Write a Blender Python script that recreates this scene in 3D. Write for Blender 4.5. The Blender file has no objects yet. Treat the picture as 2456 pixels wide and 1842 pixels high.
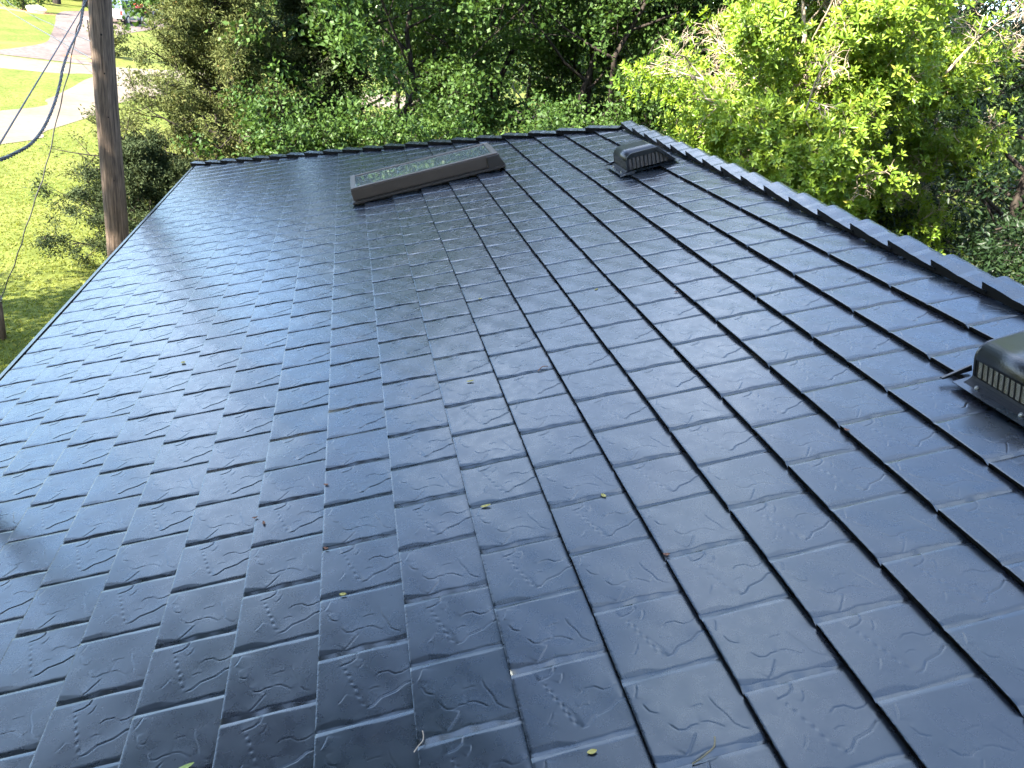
import bpy, bmesh, math, random
import numpy as np
from mathutils import Vector, Matrix

R = math.radians
scene = bpy.context.scene
col = scene.collection

# ------------------------------------------------------------------ camera
# axes of the camera in world space (X up the roof slope, Y along the ridge, Z up)
P = R(20.0)                 # roof pitch
CP, SP = math.cos(P), math.sin(P)
S = 0.25                    # metres of slope shown by one course of shingles
ZO = 3.58                   # height of the roof reference point above the ground
ROW = 0.96 * S              # length of one slate face along the course


def rw(u, v, w=0.0):
    """roof coordinates (courses up the slope, along the ridge, off the plane) -> world"""
    return Vector((S * (u * CP - w * SP), S * v, ZO + S * (u * SP + w * CP)))


CAM_R = ((0.96158164, -0.19122539, -0.19696089),
         (-0.26308807, -0.43704498, -0.86010253),
         (0.07839268, 0.87887686, -0.47056355))


def rdir(d):
    return Vector((d[0] * CP - d[2] * SP, d[1], d[0] * SP + d[2] * CP))


cx, cy, cz = rdir(CAM_R[0]), -rdir(CAM_R[1]), -rdir(CAM_R[2])
cam_pos = rw(2.1717, -5.4812, 6.1073)
cam_data = bpy.data.cameras.new('camera')
cam_data.sensor_width = 36.0
cam_data.lens = 36.0 * 1845.0 / 2456.0
cam_data.clip_start = 0.05
cam_data.clip_end = 1500.0
cam = bpy.data.objects.new('camera', cam_data)
cm = Matrix((cx, cy, cz)).transposed().to_4x4()
cm.translation = cam_pos
cam.matrix_world = cm
col.objects.link(cam)
scene.camera = cam

# ------------------------------------------------------------------ light
SUN_AZ, SUN_EL = R(-122.0), R(38.0)
sun_dir = Vector((math.sin(SUN_AZ) * math.cos(SUN_EL), math.cos(SUN_AZ) * math.cos(SUN_EL), math.sin(SUN_EL)))
sd = bpy.data.lights.new('sun', 'SUN')
sd.energy = 5.0
sd.angle = R(0.53)
sd.color = (1.0, 0.93, 0.80)
sun = bpy.data.objects.new('sun', sd)
sun.rotation_euler = sun_dir.to_track_quat('Z', 'Y').to_euler()
sun.location = (-20, -15, 30)
col.objects.link(sun)

world = bpy.data.worlds.new('World')
scene.world = world
world.use_nodes = True
wn, wl = world.node_tree.nodes, world.node_tree.links
wn.clear()
w_out = wn.new('ShaderNodeOutputWorld')
w_bg = wn.new('ShaderNodeBackground')
w_sky = wn.new('ShaderNodeTexSky')
w_sky.sky_type = 'NISHITA'
w_sky.sun_disc = False
w_sky.sun_elevation = SUN_EL
w_sky.sun_rotation = SUN_AZ % (2 * math.pi)
w_sky.air_density = 1.0
w_sky.dust_density = 0.5
w_sky.ozone_density = 3.5
w_bg.inputs['Strength'].default_value = 0.15
# scattered fair-weather cloud added over the whole dome, shifted to brighten the roof's reflection
w_tc = wn.new('ShaderNodeTexCoord')
w_map = wn.new('ShaderNodeMapping')
w_map.inputs['Scale'].default_value = (1.0, 1.0, 1.9)
w_map.inputs['Location'].default_value = (5.3, 1.1, 1.9)
w_noise = wn.new('ShaderNodeTexNoise')
w_noise.inputs['Scale'].default_value = 3.4
w_noise.inputs['Detail'].default_value = 7.0
w_noise.inputs['Roughness'].default_value = 0.55
w_ramp = wn.new('ShaderNodeValToRGB')
w_ramp.color_ramp.elements[0].position = 0.50
w_ramp.color_ramp.elements[1].position = 0.70
w_ramp.color_ramp.elements[0].color = (0, 0, 0, 1)
w_ramp.color_ramp.elements[1].color = (0.68, 0.68, 0.68, 1)
w_mix = wn.new('ShaderNodeMixRGB')
w_mix.inputs['Color2'].default_value = (8.5, 8.9, 9.6, 1)
wl.new(w_tc.outputs['Generated'], w_map.inputs['Vector'])
wl.new(w_map.outputs['Vector'], w_noise.inputs['Vector'])
wl.new(w_noise.outputs['Fac'], w_ramp.inputs['Fac'])
wl.new(w_ramp.outputs['Color'], w_mix.inputs['Fac'])
wl.new(w_sky.outputs['Color'], w_mix.inputs['Color1'])
wl.new(w_mix.outputs['Color'], w_bg.inputs['Color'])
wl.new(w_bg.outputs['Background'], w_out.inputs['Surface'])

scene.view_settings.view_transform = 'Standard'
scene.view_settings.look = 'None'
scene.view_settings.exposure = 3.05
scene.view_settings.gamma = 1.0
scene.render.engine = 'CYCLES'
scene.cycles.use_denoising = True
scene.cycles.max_bounces = 6
scene.cycles.transparent_max_bounces = 8
scene.cycles.sample_clamp_indirect = 8.0

# ------------------------------------------------------------------ helpers


def tag(o, label=None, cat=None, group=None, kind=None):
    if label: o['label'] = label
    if cat: o['category'] = cat
    if group: o['group'] = group
    if kind: o['kind'] = kind
    return o


def link(name, mesh, parent=None, mat=None):
    o = bpy.data.objects.new(name, mesh)
    col.objects.link(o)
    if parent is not None:
        o.parent = parent
    if mat is not None and mesh is not None and len(mesh.materials) == 0:
        mesh.materials.append(mat)
    return o


def empty(name, loc=(0, 0, 0), rz=0.0, parent=None):
    o = bpy.data.objects.new(name, None)
    o.empty_display_size = 0.3
    col.objects.link(o)
    o.location = loc
    o.rotation_euler = (0, 0, rz)
    if parent: o.parent = parent
    return o


def np_mesh(name, V, F, smooth=False, attr=None):
    """V (n,3), F (m,3|4) numpy arrays"""
    V = np.ascontiguousarray(V, dtype=np.float32)
    F = np.ascontiguousarray(F, dtype=np.int32)
    me = bpy.data.meshes.new(name)
    n = F.shape[1]
    me.vertices.add(len(V)); me.vertices.foreach_set('co', V.ravel())
    me.loops.add(F.size); me.loops.foreach_set('vertex_index', F.ravel())
    me.polygons.add(len(F))
    me.polygons.foreach_set('loop_start', np.arange(0, F.size, n, dtype=np.int32))
    me.polygons.foreach_set('loop_total', np.full(len(F), n, dtype=np.int32))
    if smooth:
        me.polygons.foreach_set('use_smooth', np.ones(len(F), dtype=bool))
    if attr is not None:
        a = me.attributes.new('rnd', 'FLOAT', 'FACE')
        a.data.foreach_set('value', np.ascontiguousarray(attr, dtype=np.float32))
    me.update(calc_edges=True)
    return me


class MB:
    """collects shapes into one mesh"""
    def __init__(self): self.bm = bmesh.new()

    def box(self, c, s, rot=None, bevel=0.0):
        m = Matrix.Translation(Vector(c))
        if rot is not None: m = m @ rot
        g = bmesh.ops.create_cube(self.bm, size=1.0, matrix=m @ Matrix.Diagonal((s[0], s[1], s[2], 1)))
        if bevel > 0:
            es = list({e for v in g['verts'] for e in v.link_edges})
            bmesh.ops.bevel(self.bm, geom=es, offset=bevel, segments=2, affect='EDGES', profile=0.6)
        return self

    def hexa(self, p):
        """8 corners: bottom 4 (ccw), top 4"""
        v = [self.bm.verts.new(Vector(q)) for q in p]
        for f in ((0, 3, 2, 1), (4, 5, 6, 7), (0, 1, 5, 4), (1, 2, 6, 5), (2, 3, 7, 6), (3, 0, 4, 7)):
            self.bm.faces.new([v[i] for i in f])
        return self

    def cyl(self, a, b, r0, r1=None, n=12, caps=True):
        a, b = Vector(a), Vector(b)
        r1 = r0 if r1 is None else r1
        d = b - a
        q = d.to_track_quat('Z', 'Y').to_matrix().to_4x4()
        m = Matrix.Translation((a + b) / 2) @ q
        bmesh.ops.create_cone(self.bm, cap_ends=caps, segments=n, radius1=r0, radius2=r1, depth=d.length, matrix=m)
        return self

    def prism(self, pts, axis_vec, m=None):
        """closed polygon pts (3d) extruded by axis_vec"""
        a = [self.bm.verts.new(m @ Vector(p) if m else Vector(p)) for p in pts]
        av = Vector(axis_vec)
        b = [self.bm.verts.new(m @ (Vector(p) + av) if m else Vector(p) + av) for p in pts]
        n = len(pts)
        self.bm.faces.new(a[::-1]); self.bm.faces.new(b)
        for i in range(n):
            self.bm.faces.new((a[i], a[(i + 1) % n], b[(i + 1) % n], b[i]))
        return self

    def build(self, name, mat, parent=None, smooth=False, bevel=0.0):
        bmesh.ops.recalc_face_normals(self.bm, faces=self.bm.faces)
        me = bpy.data.meshes.new(name)
        self.bm.to_mesh(me); self.bm.free()
        if smooth:
            for p in me.polygons: p.use_smooth = True
            me.update()
        me.materials.append(mat)
        o = link(name, me, parent)
        if bevel:
            b = o.modifiers.new('b', 'BEVEL'); b.width = bevel; b.segments = 2; b.limit_method = 'ANGLE'
        return o


def curve_tube(name, pts, radius, mat, parent=None, res=6, cyclic=False):
    cu = bpy.data.curves.new(name, 'CURVE')
    cu.dimensions = '3D'; cu.bevel_depth = radius; cu.bevel_resolution = 2; cu.resolution_u = res
    sp = cu.splines.new('NURBS'); sp.points.add(len(pts) - 1)
    for p, q in zip(sp.points, pts): p.co = (q[0], q[1], q[2], 1)
    sp.use_endpoint_u = True; sp.order_u = 3
    o = bpy.data.objects.new(name, cu)
    col.objects.link(o)
    dg = bpy.context.evaluated_depsgraph_get()
    me = bpy.data.meshes.new_from_object(o.evaluated_get(dg))
    bpy.data.objects.remove(o); bpy.data.curves.remove(cu)
    me.name = name
    for p in me.polygons: p.use_smooth = True
    me.materials.clear(); me.materials.append(mat)
    return link(name, me, parent)


# ------------------------------------------------------------------ materials


def mat_new(name):
    m = bpy.data.materials.new(name)
    m.use_nodes = True
    return m, m.node_tree.nodes, m.node_tree.links, m.node_tree.nodes['Principled BSDF']


def mat_plain(name, colr, rough=0.5, metal=0.0, noise=0.12, scale=30.0, spec=0.5, bump=0.0, coat=0.0):
    m, n, l, b = mat_new(name)
    tc = n.new('ShaderNodeTexCoord')
    nz = n.new('ShaderNodeTexNoise'); nz.inputs['Scale'].default_value = scale; nz.inputs['Detail'].default_value = 5
    l.new(tc.outputs['Object'], nz.inputs['Vector'])
    mx = n.new('ShaderNodeMixRGB')
    mx.inputs['Color1'].default_value = tuple(c * (1 - noise) for c in colr) + (1,)
    mx.inputs['Color2'].default_value = tuple(min(1, c * (1 + noise)) for c in colr) + (1,)
    l.new(nz.outputs['Fac'], mx.inputs['Fac'])
    l.new(mx.outputs['Color'], b.inputs['Base Color'])
    b.inputs['Roughness'].default_value = rough
    b.inputs['Metallic'].default_value = metal
    b.inputs['Specular IOR Level'].default_value = spec
    b.inputs['Coat Weight'].default_value = coat
    b.inputs['Coat Roughness'].default_value = 0.08
    if bump:
        bp = n.new('ShaderNodeBump'); bp.inputs['Strength'].default_value = bump; bp.inputs['Distance'].default_value = 0.005
        l.new(nz.outputs['Fac'], bp.inputs['Height']); l.new(bp.outputs['Normal'], b.inputs['Normal'])
    return m


def mat_slate():
    """dark painted metal slate: semi-gloss, faintly mottled"""
    m, n, l, b = mat_new('slate_paint')
    ge = n.new('ShaderNodeNewGeometry')
    n1 = n.new('ShaderNodeTexNoise'); n1.inputs['Scale'].default_value = 3.1; n1.inputs['Detail'].default_value = 3
    n2 = n.new('ShaderNodeTexNoise'); n2.inputs['Scale'].default_value = 26.0; n2.inputs['Detail'].default_value = 4
    n3 = n.new('ShaderNodeTexNoise'); n3.inputs['Scale'].default_value = 420.0; n3.inputs['Detail'].default_value = 2
    for k in (n1, n2, n3): l.new(ge.outputs['Position'], k.inputs['Vector'])
    rp = n.new('ShaderNodeValToRGB')
    e = rp.color_ramp.elements
    e[0].position = 0.32; e[0].color = (0.005, 0.008, 0.010, 1)
    e[1].position = 0.70; e[1].color = (0.009, 0.009, 0.013, 1)
    k = rp.color_ramp.elements.new(0.5); k.color = (0.006, 0.008, 0.012, 1)
    l.new(n1.outputs['Fac'], rp.inputs['Fac'])
    mp = n.new('ShaderNodeMapping'); mp.inputs['Scale'].default_value = (1.2, 9.0, 1.2)
    nd = n.new('ShaderNodeTexNoise'); nd.inputs['Scale'].default_value = 1.6; nd.inputs['Detail'].default_value = 6
    l.new(ge.outputs['Position'], mp.inputs['Vector']); l.new(mp.outputs['Vector'], nd.inputs['Vector'])
    rd = n.new('ShaderNodeMapRange'); rd.inputs['From Min'].default_value = 0.45; rd.inputs['From Max'].default_value = 0.75
    rd.inputs['To Min'].default_value = 0.0; rd.inputs['To Max'].default_value = 0.14
    l.new(nd.outputs['Fac'], rd.inputs['Value'])
    dm = n.new('ShaderNodeMixRGB'); dm.inputs['Color2'].default_value = (0.045, 0.044, 0.042, 1)
    l.new(rd.outputs['Result'], dm.inputs['Fac']); l.new(rp.outputs['Color'], dm.inputs['Color1'])
    l.new(dm.outputs['Color'], b.inputs['Base Color'])
    mr = n.new('ShaderNodeMapRange')
    mr.inputs['From Min'].default_value = 0.3; mr.inputs['From Max'].default_value = 0.7
    mr.inputs['To Min'].default_value = 0.25; mr.inputs['To Max'].default_value = 0.31
    l.new(n2.outputs['Fac'], mr.inputs['Value'])
    l.new(mr.outputs['Result'], b.inputs['Roughness'])
    b.inputs['Specular IOR Level'].default_value = 0.5
    b.inputs['IOR'].default_value = 1.66
    b.inputs['Specular Tint'].default_value = (0.84, 0.95, 1.0, 1)
    n4 = n.new('ShaderNodeTexNoise'); n4.inputs['Scale'].default_value = 9.0; n4.inputs['Detail'].default_value = 2
    l.new(ge.outputs['Position'], n4.inputs['Vector'])
    b1 = n.new('ShaderNodeBump'); b1.inputs['Strength'].default_value = 0.05; b1.inputs['Distance'].default_value = 0.006
    l.new(n4.outputs['Fac'], b1.inputs['Height'])
    b2 = n.new('ShaderNodeBump'); b2.inputs['Strength'].default_value = 0.012; b2.inputs['Distance'].default_value = 0.0008
    l.new(n3.outputs['Fac'], b2.inputs['Height']); l.new(b1.outputs['Normal'], b2.inputs['Normal'])
    l.new(b2.outputs['Normal'], b.inputs['Normal'])
    return m


def mat_leaf(name, ca, cb, cc=None, trans=0.35, rough=0.45, spec=0.4):
    m, n, l, b = mat_new(name)
    at = n.new('ShaderNodeAttribute'); at.attribute_name = 'rnd'
    rp = n.new('ShaderNodeValToRGB')
    e = rp.color_ramp.elements
    e[0].color = ca + (1,); e[1].color = cb + (1,)
    if cc:
        e[1].position = 0.9
        k = rp.color_ramp.elements.new(1.0); k.color = cc + (1,)
    l.new(at.outputs['Fac'], rp.inputs['Fac'])
    l.new(rp.outputs['Color'], b.inputs['Base Color'])
    b.inputs['Roughness'].default_value = rough
    b.inputs['Specular IOR Level'].default_value = spec
    tr = n.new('ShaderNodeBsdfTranslucent')
    hs = n.new('ShaderNodeHueSaturation'); hs.inputs['Hue'].default_value = 0.485
    hs.inputs['Saturation'].default_value = 1.1; hs.inputs['Value'].default_value = 1.25
    l.new(rp.outputs['Color'], hs.inputs['Color']); l.new(hs.outputs['Color'], tr.inputs['Color'])
    mx = n.new('ShaderNodeMixShader'); mx.inputs['Fac'].default_value = trans
    l.new(b.outputs['BSDF'], mx.inputs[1]); l.new(tr.outputs['BSDF'], mx.inputs[2])
    l.new(mx.outputs['Shader'], n['Material Output'].inputs['Surface'])
    return m


def mat_two(name, ca, cb, scale, detail=6, rough=0.9, lo=0.35, hi=0.65, bump=0.0, stretch=None, fine=None, spec=0.2):
    """two-tone noise surface (soil, gravel, bark, grass)"""
    m, n, l, b = mat_new(name)
    tc = n.new('ShaderNodeTexCoord'); mp = n.new('ShaderNodeMapping')
    if stretch: mp.inputs['Scale'].default_value = stretch
    l.new(tc.outputs['Object'], mp.inputs['Vector'])
    nz = n.new('ShaderNodeTexNoise'); nz.inputs['Scale'].default_value = scale; nz.inputs['Detail'].default_value = detail
    nz.inputs['Roughness'].default_value = 0.62
    l.new(mp.outputs['Vector'], nz.inputs['Vector'])
    rp = n.new('ShaderNodeValToRGB'); e = rp.color_ramp.elements
    e[0].position = lo; e[1].position = hi; e[0].color = ca + (1,); e[1].color = cb + (1,)
    l.new(nz.outputs['Fac'], rp.inputs['Fac'])
    out = rp.outputs['Color']
    if fine:
        n2 = n.new('ShaderNodeTexNoise'); n2.inputs['Scale'].default_value = fine[0]; n2.inputs['Detail'].default_value = 5
        l.new(mp.outputs['Vector'], n2.inputs['Vector'])
        mr = n.new('ShaderNodeMapRange'); mr.inputs['From Min'].default_value = 0.3; mr.inputs['From Max'].default_value = 0.7
        mr.inputs['To Min'].default_value = 1 - fine[1]; mr.inputs['To Max'].default_value = 1 + fine[1]
        l.new(n2.outputs['Fac'], mr.inputs['Value'])
        mu = n.new('ShaderNodeMixRGB'); mu.blend_type = 'MULTIPLY'; mu.inputs['Fac'].default_value = 1.0
        l.new(out, mu.inputs['Color1']); l.new(mr.outputs['Result'], mu.inputs['Color2'])
        out = mu.outputs['Color']
    l.new(out, b.inputs['Base Color'])
    b.inputs['Roughness'].default_value = rough
    b.inputs['Specular IOR Level'].default_value = spec
    if bump:
        bp = n.new('ShaderNodeBump'); bp.inputs['Strength'].default_value = bump; bp.inputs['Distance'].default_value = 0.02
        l.new(nz.outputs['Fac'], bp.inputs['Height']); l.new(bp.outputs['Normal'], b.inputs['Normal'])
    return m


M = {}
M['slate'] = mat_slate()
M['hem'] = mat_plain('black_hem', (0.004, 0.004, 0.005), 0.8, 0, 0.2, 60, 0.15)
M['deck'] = mat_plain('roof_underlay', (0.012, 0.012, 0.014), 0.9)
M['bronze'] = mat_plain('bronze_frame', (0.060, 0.043, 0.032), 0.42, 0.35, 0.15, 14, 0.5)
M['bronze_top_lit'] = mat_plain('bronze_frame_top_lit', (0.105, 0.083, 0.069), 0.34, 0.3, 0.12, 14, 0.5)  # lighter copy of the bronze: highlights on the frame top put into colour
M['bronze_dark'] = mat_plain('bronze_flashing', (0.030, 0.023, 0.018), 0.5, 0.3, 0.2, 18, 0.5)
M['vent'] = mat_plain('black_vent_metal', (0.007, 0.007, 0.008), 0.30, 0.0, 0.2, 160, 0.5, 0.25)
M['vent_base'] = mat_plain('black_vent_base', (0.008, 0.008, 0.009), 0.65, 0.0, 0.3, 220, 0.25, 0.3)
M['screen'] = mat_plain('pale_vent_screen', (0.50, 0.48, 0.46), 0.5, 0.3, 0.1, 40)
M['tan'] = mat_plain('tan_vent_screen', (0.075, 0.062, 0.052), 0.6, 0.2, 0.2, 40)
M['screw'] = mat_plain('zinc_screw', (0.5, 0.5, 0.5), 0.35, 0.9, 0.1, 60)
M['trim'] = mat_plain('white_trim', (0.66, 0.66, 0.64), 0.5)
M['siding'] = mat_plain('cream_siding', (0.60, 0.56, 0.48), 0.6, 0, 0.05, 8)
M['bark'] = mat_two('bark', (0.014, 0.011, 0.009), (0.045, 0.036, 0.029), 14, 6, 0.95, bump=0.6, stretch=(1, 1, 0.2))
M['pale_bark'] = mat_two('pale_bark', (0.16, 0.125, 0.09), (0.34, 0.28, 0.215), 10, 6, 0.9, bump=0.4)
M['twig'] = mat_two('dry_twig', (0.24, 0.185, 0.135), (0.42, 0.335, 0.25), 6, 3, 0.9)
M['pole'] = mat_two('weathered_pole', (0.030, 0.022, 0.017), (0.150, 0.108, 0.080), 7, 8, 0.9, 0.32, 0.68, 0.8, (6, 6, 0.30), (22, 0.35))
M['hole'] = mat_plain('bolt_hole', (0.006, 0.005, 0.004), 1.0)
M['wire'] = mat_plain('black_cable', (0.022, 0.021, 0.020), 0.6)
M['wire_grey'] = mat_plain('bare_aluminium_strand', (0.06, 0.06, 0.06), 0.6, 0.0)
M['galv'] = mat_plain('galvanised_steel', (0.30, 0.31, 0.32), 0.45, 0.7, 0.15, 20)
M['lawn'] = mat_two('lawn', (0.064, 0.084, 0.015), (0.108, 0.112, 0.030), 0.55, 8, 1.0, 0.34, 0.68, 0.0, (1.0, 0.55, 1), (9.0, 0.30), spec=0.05)
M['drive'] = mat_two('pale_concrete', (0.105, 0.082, 0.059), (0.150, 0.124, 0.094), 0.45, 8, 0.95, 0.3, 0.7, 0, None, (6, 0.12), spec=0.1)
M['gravel'] = mat_two('gravel', (0.070, 0.052, 0.045), (0.130, 0.100, 0.088), 0.35, 9, 1.0, 0.3, 0.7, 0, (1, 0.6, 1), (5, 0.25), spec=0.1)
M['soil'] = mat_two('orange_soil', (0.20, 0.085, 0.035), (0.42, 0.22, 0.10), 3.0, 6, 1.0, spec=0.05)
M['rock'] = mat_two('pale_rock', (0.45, 0.38, 0.28), (0.65, 0.58, 0.46), 4, 6, 0.95, bump=0.5)
M['grass'] = mat_leaf('grass_blade', (0.110, 0.140, 0.022), (0.175, 0.190, 0.038), (0.22, 0.205, 0.058), 0.35, 0.6, 0.15)
M['leaf_mid'] = mat_leaf('leaf_mid_green', (0.023, 0.055, 0.012), (0.062, 0.110, 0.022), (0.10, 0.145, 0.030), 0.35, 0.50, 0.22)  # greens darkened: shade over trees beyond the hip is put into colour
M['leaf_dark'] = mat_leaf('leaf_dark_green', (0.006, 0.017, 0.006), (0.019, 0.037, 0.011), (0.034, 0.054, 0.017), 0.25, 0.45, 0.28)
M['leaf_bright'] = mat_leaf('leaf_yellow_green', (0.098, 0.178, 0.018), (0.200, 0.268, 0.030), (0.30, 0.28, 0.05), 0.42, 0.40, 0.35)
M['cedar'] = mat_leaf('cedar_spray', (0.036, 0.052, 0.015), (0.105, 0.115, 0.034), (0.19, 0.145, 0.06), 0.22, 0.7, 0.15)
M['cedar_dark'] = mat_leaf('cedar_spray_dark', (0.014, 0.026, 0.010), (0.044, 0.058, 0.020), (0.10, 0.075, 0.034), 0.2, 0.7, 0.15)  # darker copy of cedar: the second cedar's shade is put into colour
M['far_leaf'] = mat_leaf('far_foliage', (0.035, 0.065, 0.020), (0.105, 0.145, 0.04), None, 0.3, 0.6, 0.2)
M['orange_leaf'] = mat_leaf('orange_flower', (0.30, 0.10, 0.02), (0.42, 0.20, 0.05), None, 0.3)

# skylight glass
m, n, l, b = mat_new('skylight_glass')
b.inputs['Base Color'].default_value = (0.55, 0.60, 0.56, 1)
b.inputs['Roughness'].default_value = 0.02
b.inputs['Transmission Weight'].default_value = 0.85
b.inputs['IOR'].default_value = 1.6
M['glass'] = m
M['shaft'] = mat_plain('skylight_shaft', (0.10, 0.10, 0.085), 0.9)

rng = np.random.default_rng(11)
random.seed(11)

# ------------------------------------------------------------------ ground
G0, GS = 12.0, 0.02


def gz(y):
    return np.clip((np.asarray(y, dtype=float) - G0) * GS, 0, (170 - G0) * GS)


ys = np.array([-700, -80, -10, 0, 6, 12, 16, 20, 26, 34, 45, 60, 80, 110, 170, 300, 800.0])
xs = np.array([-700, -200, -80, -40, -20, -10, -5, 0, 5, 10, 20, 40, 80, 200, 700.0])
gx, gy = np.meshgrid(xs, ys)
V = np.stack([gx.ravel(), gy.ravel(), gz(gy.ravel())], 1)
nx = len(xs)
F = np.array([(j * nx + i, j * nx + i + 1, (j + 1) * nx + i + 1, (j + 1) * nx + i) for j in range(len(ys) - 1) for i in range(nx - 1)])
ground = link('ground', np_mesh('ground', V, F), None, M['lawn'])
tag(ground, 'sunny yellow-green mown lawn sloping up behind the house', None, None, 'structure')


def sheet(name, pts, mat, lift):
    """flat paving outlined on the sloping ground"""
    me = bpy.data.meshes.new(name)
    vs = [(x, y, float(gz(y)) + lift) for x, y in pts]
    me.from_pydata(vs, [], [tuple(range(len(vs)))])
    me.update()
    o = link(name, me, None, mat)
    return tag(o, None, None, None, 'structure')


def smooth_line(pts, n=5):
    pts = [np.array(p, float) for p in pts]
    out = []
    for i in range(len(pts) - 1):
        p0 = pts[max(0, i - 1)]; p1 = pts[i]; p2 = pts[i + 1]; p3 = pts[min(len(pts) - 1, i + 2)]
        for k in range(n):
            t = k / n
            out.append(0.5 * ((2 * p1) + (p2 - p0) * t + (2 * p0 - 5 * p1 + 4 * p2 - p3) * t * t + (3 * p1 - p0 - 3 * p2 + p3) * t ** 3))
    out.append(pts[-1])
    return out


near_edge = smooth_line([(-16, 12.6), (-9.17, 23.17), (-8.78, 25.74), (-8.33, 29.48), (-8.2, 33.0), (-6.4, 37.2), (0, 40.5), (14, 43.5), (45, 47)])
far_edge = smooth_line([(45, 51), (14, 48), (-2, 46), (-8.5, 44.6), (-10.69, 39.2), (-10.6, 34.5), (-10.5, 31.39), (-10.88, 28.1), (-19.5, 14)])
o = sheet('driveway', [tuple(p) for p in near_edge + far_edge], M['drive'], 0.010)
tag(o, 'pale concrete driveway curving across the lawn behind the pole')
o = sheet('road', [tuple(p) for p in smooth_line([(-60, 34), (-30, 36), (-14.23, 37.74), (-11.04, 39.49), (-7.5, 41.5)]) +
                   smooth_line([(-8.2, 45.0), (-11.91, 42.4), (-15.66, 41.88), (-30, 42), (-60, 42.5)])], M['drive'], 0.005)
tag(o, 'pale concrete road running left from the driveway')
o = sheet('gravel_lot', [tuple(p) for p in smooth_line([(-16.5, 42.0), (-16.0, 48.7), (-17.25, 54.4), (-19.3, 62.1), (-21.6, 70.6), (-21.5, 76.0), (-17.5, 88.0), (-10, 90)]) +
                         smooth_line([(-8, 84), (-13.5, 72.6), (-14.72, 57.3), (-13.6, 50.0), (-11.9, 46.5), (-11.0, 42.6)])], M['gravel'], 0.015)
tag(o, 'pinkish grey gravel lot where the vehicles are parked')
o = sheet('soil_patch', [(-13.9, 44.9), (-13.0, 44.0), (-11.9, 43.4), (-11.3, 44.3), (-11.9, 45.4), (-13.1, 46.0)], M['soil'], 0.022)
tag(o, 'bare orange soil patch at the edge of the gravel lot')
o = sheet('flower_bed', [(-26.0, 66.8), (-22.2, 67.0), (-20.6, 68.6), (-21.8, 69.6), (-25.0, 69.2)], M['soil'], 0.012)
tag(o, 'narrow reddish soil bed along the far lawn')

# ------------------------------------------------------------------ house
house = empty('house', (0, 0, 0))
tag(house, 'house with a hipped roof of glossy dark blue-grey metal slate shingles', 'house')
U_E, U_R = -8.15, 11.32           # eave and ridge, in courses
V_NEAR = -34.0                    # near end of the house, behind the viewer


def hip(u):
    return 33.37 - 0.90 * u


V_E, V_RE = hip(U_E), hip(U_R)
XR = rw(U_R, 0).x
XE = rw(U_E, 0).x


def mirror(p):
    return Vector((2 * XR - p.x, p.y, p.z))


DW = -0.13
e0, e1 = rw(U_E, V_NEAR, DW), rw(U_E, V_E, DW)
r0, r1 = rw(U_R, V_NEAR, DW), rw(U_R, V_RE, DW)
me = bpy.data.meshes.new('roof')
vs = [e0, e1, r1, r0, mirror(e0), mirror(e1)]
vs += [Vector((v.x, v.y, e0.z - 0.16)) for v in (e0, e1, mirror(e1), mirror(e0))]
me.from_pydata(vs, [], [(0, 3, 2, 1), (3, 4, 5, 2), (1, 2, 5), (0, 1, 7, 6), (1, 5, 8, 7), (5, 4, 9, 8), (4, 3, 0), (4, 0, 6, 9), (6, 7, 8, 9)])
me.update()
roof = link('roof', me, house, M['deck'])
mbw = MB()
z1 = e0.z - 0.161
xw0, xw1, yw0, yw1 = XE + 0.45, 2 * XR - XE - 0.45, e0.y + 0.45, e1.y - 0.45
for c, s in (((xw0 + 0.1, (yw0 + yw1) / 2, z1 / 2), (0.2, yw1 - yw0, z1)), ((xw1 - 0.1, (yw0 + yw1) / 2, z1 / 2), (0.2, yw1 - yw0, z1)),
             (((xw0 + xw1) / 2, yw0 + 0.1, z1 / 2), (xw1 - xw0 - 0.41, 0.2, z1)), (((xw0 + xw1) / 2, yw1 - 0.1, z1 / 2), (xw1 - xw0 - 0.41, 0.2, z1))):
    mbw.box(c, s)
mbw.build('wall', M['siding'], house)
mb = MB()
mb.hexa([rw(U_E - .10, V_NEAR, -.62), rw(U_E + .02, V_NEAR, -.62), rw(U_E + .02, V_E, -.62), rw(U_E - .10, V_E, -.62),
         rw(U_E - .10, V_NEAR, -.03), rw(U_E + .02, V_NEAR, -.03), rw(U_E + .02, V_E, -.03), rw(U_E - .10, V_E, -.03)])
mb.build('drip_edge', M['slate'], roof)

# ---- one shingle: two embossed slate faces, near face with the strong crack
LX, LY = S, 2 * ROW
BUTT = 0.019


def seg_dist(px, py, line):
    """unsigned distance, signed side and run position to a polyline"""
    best = np.full(px.shape, 9.0); side = np.zeros(px.shape); run = np.zeros(px.shape)
    n = len(line) - 1
    for i in range(n):
        ax, ay = line[i]; bx, by = line[i + 1]
        dx, dy = bx - ax, by - ay
        L2 = dx * dx + dy * dy
        t = np.clip(((px - ax) * dx + (py - ay) * dy) / L2, 0, 1)
        qx, qy = px - (ax + t * dx), py - (ay + t * dy)
        d = np.hypot(qx, qy)
        s = np.sign(dx * (py - ay) - dy * (px - ax))
        k = d < best
        best[k] = d[k]; side[k] = s[k]; run[k] = ((i + t) / n)[k]
    return best, side, run


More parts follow.
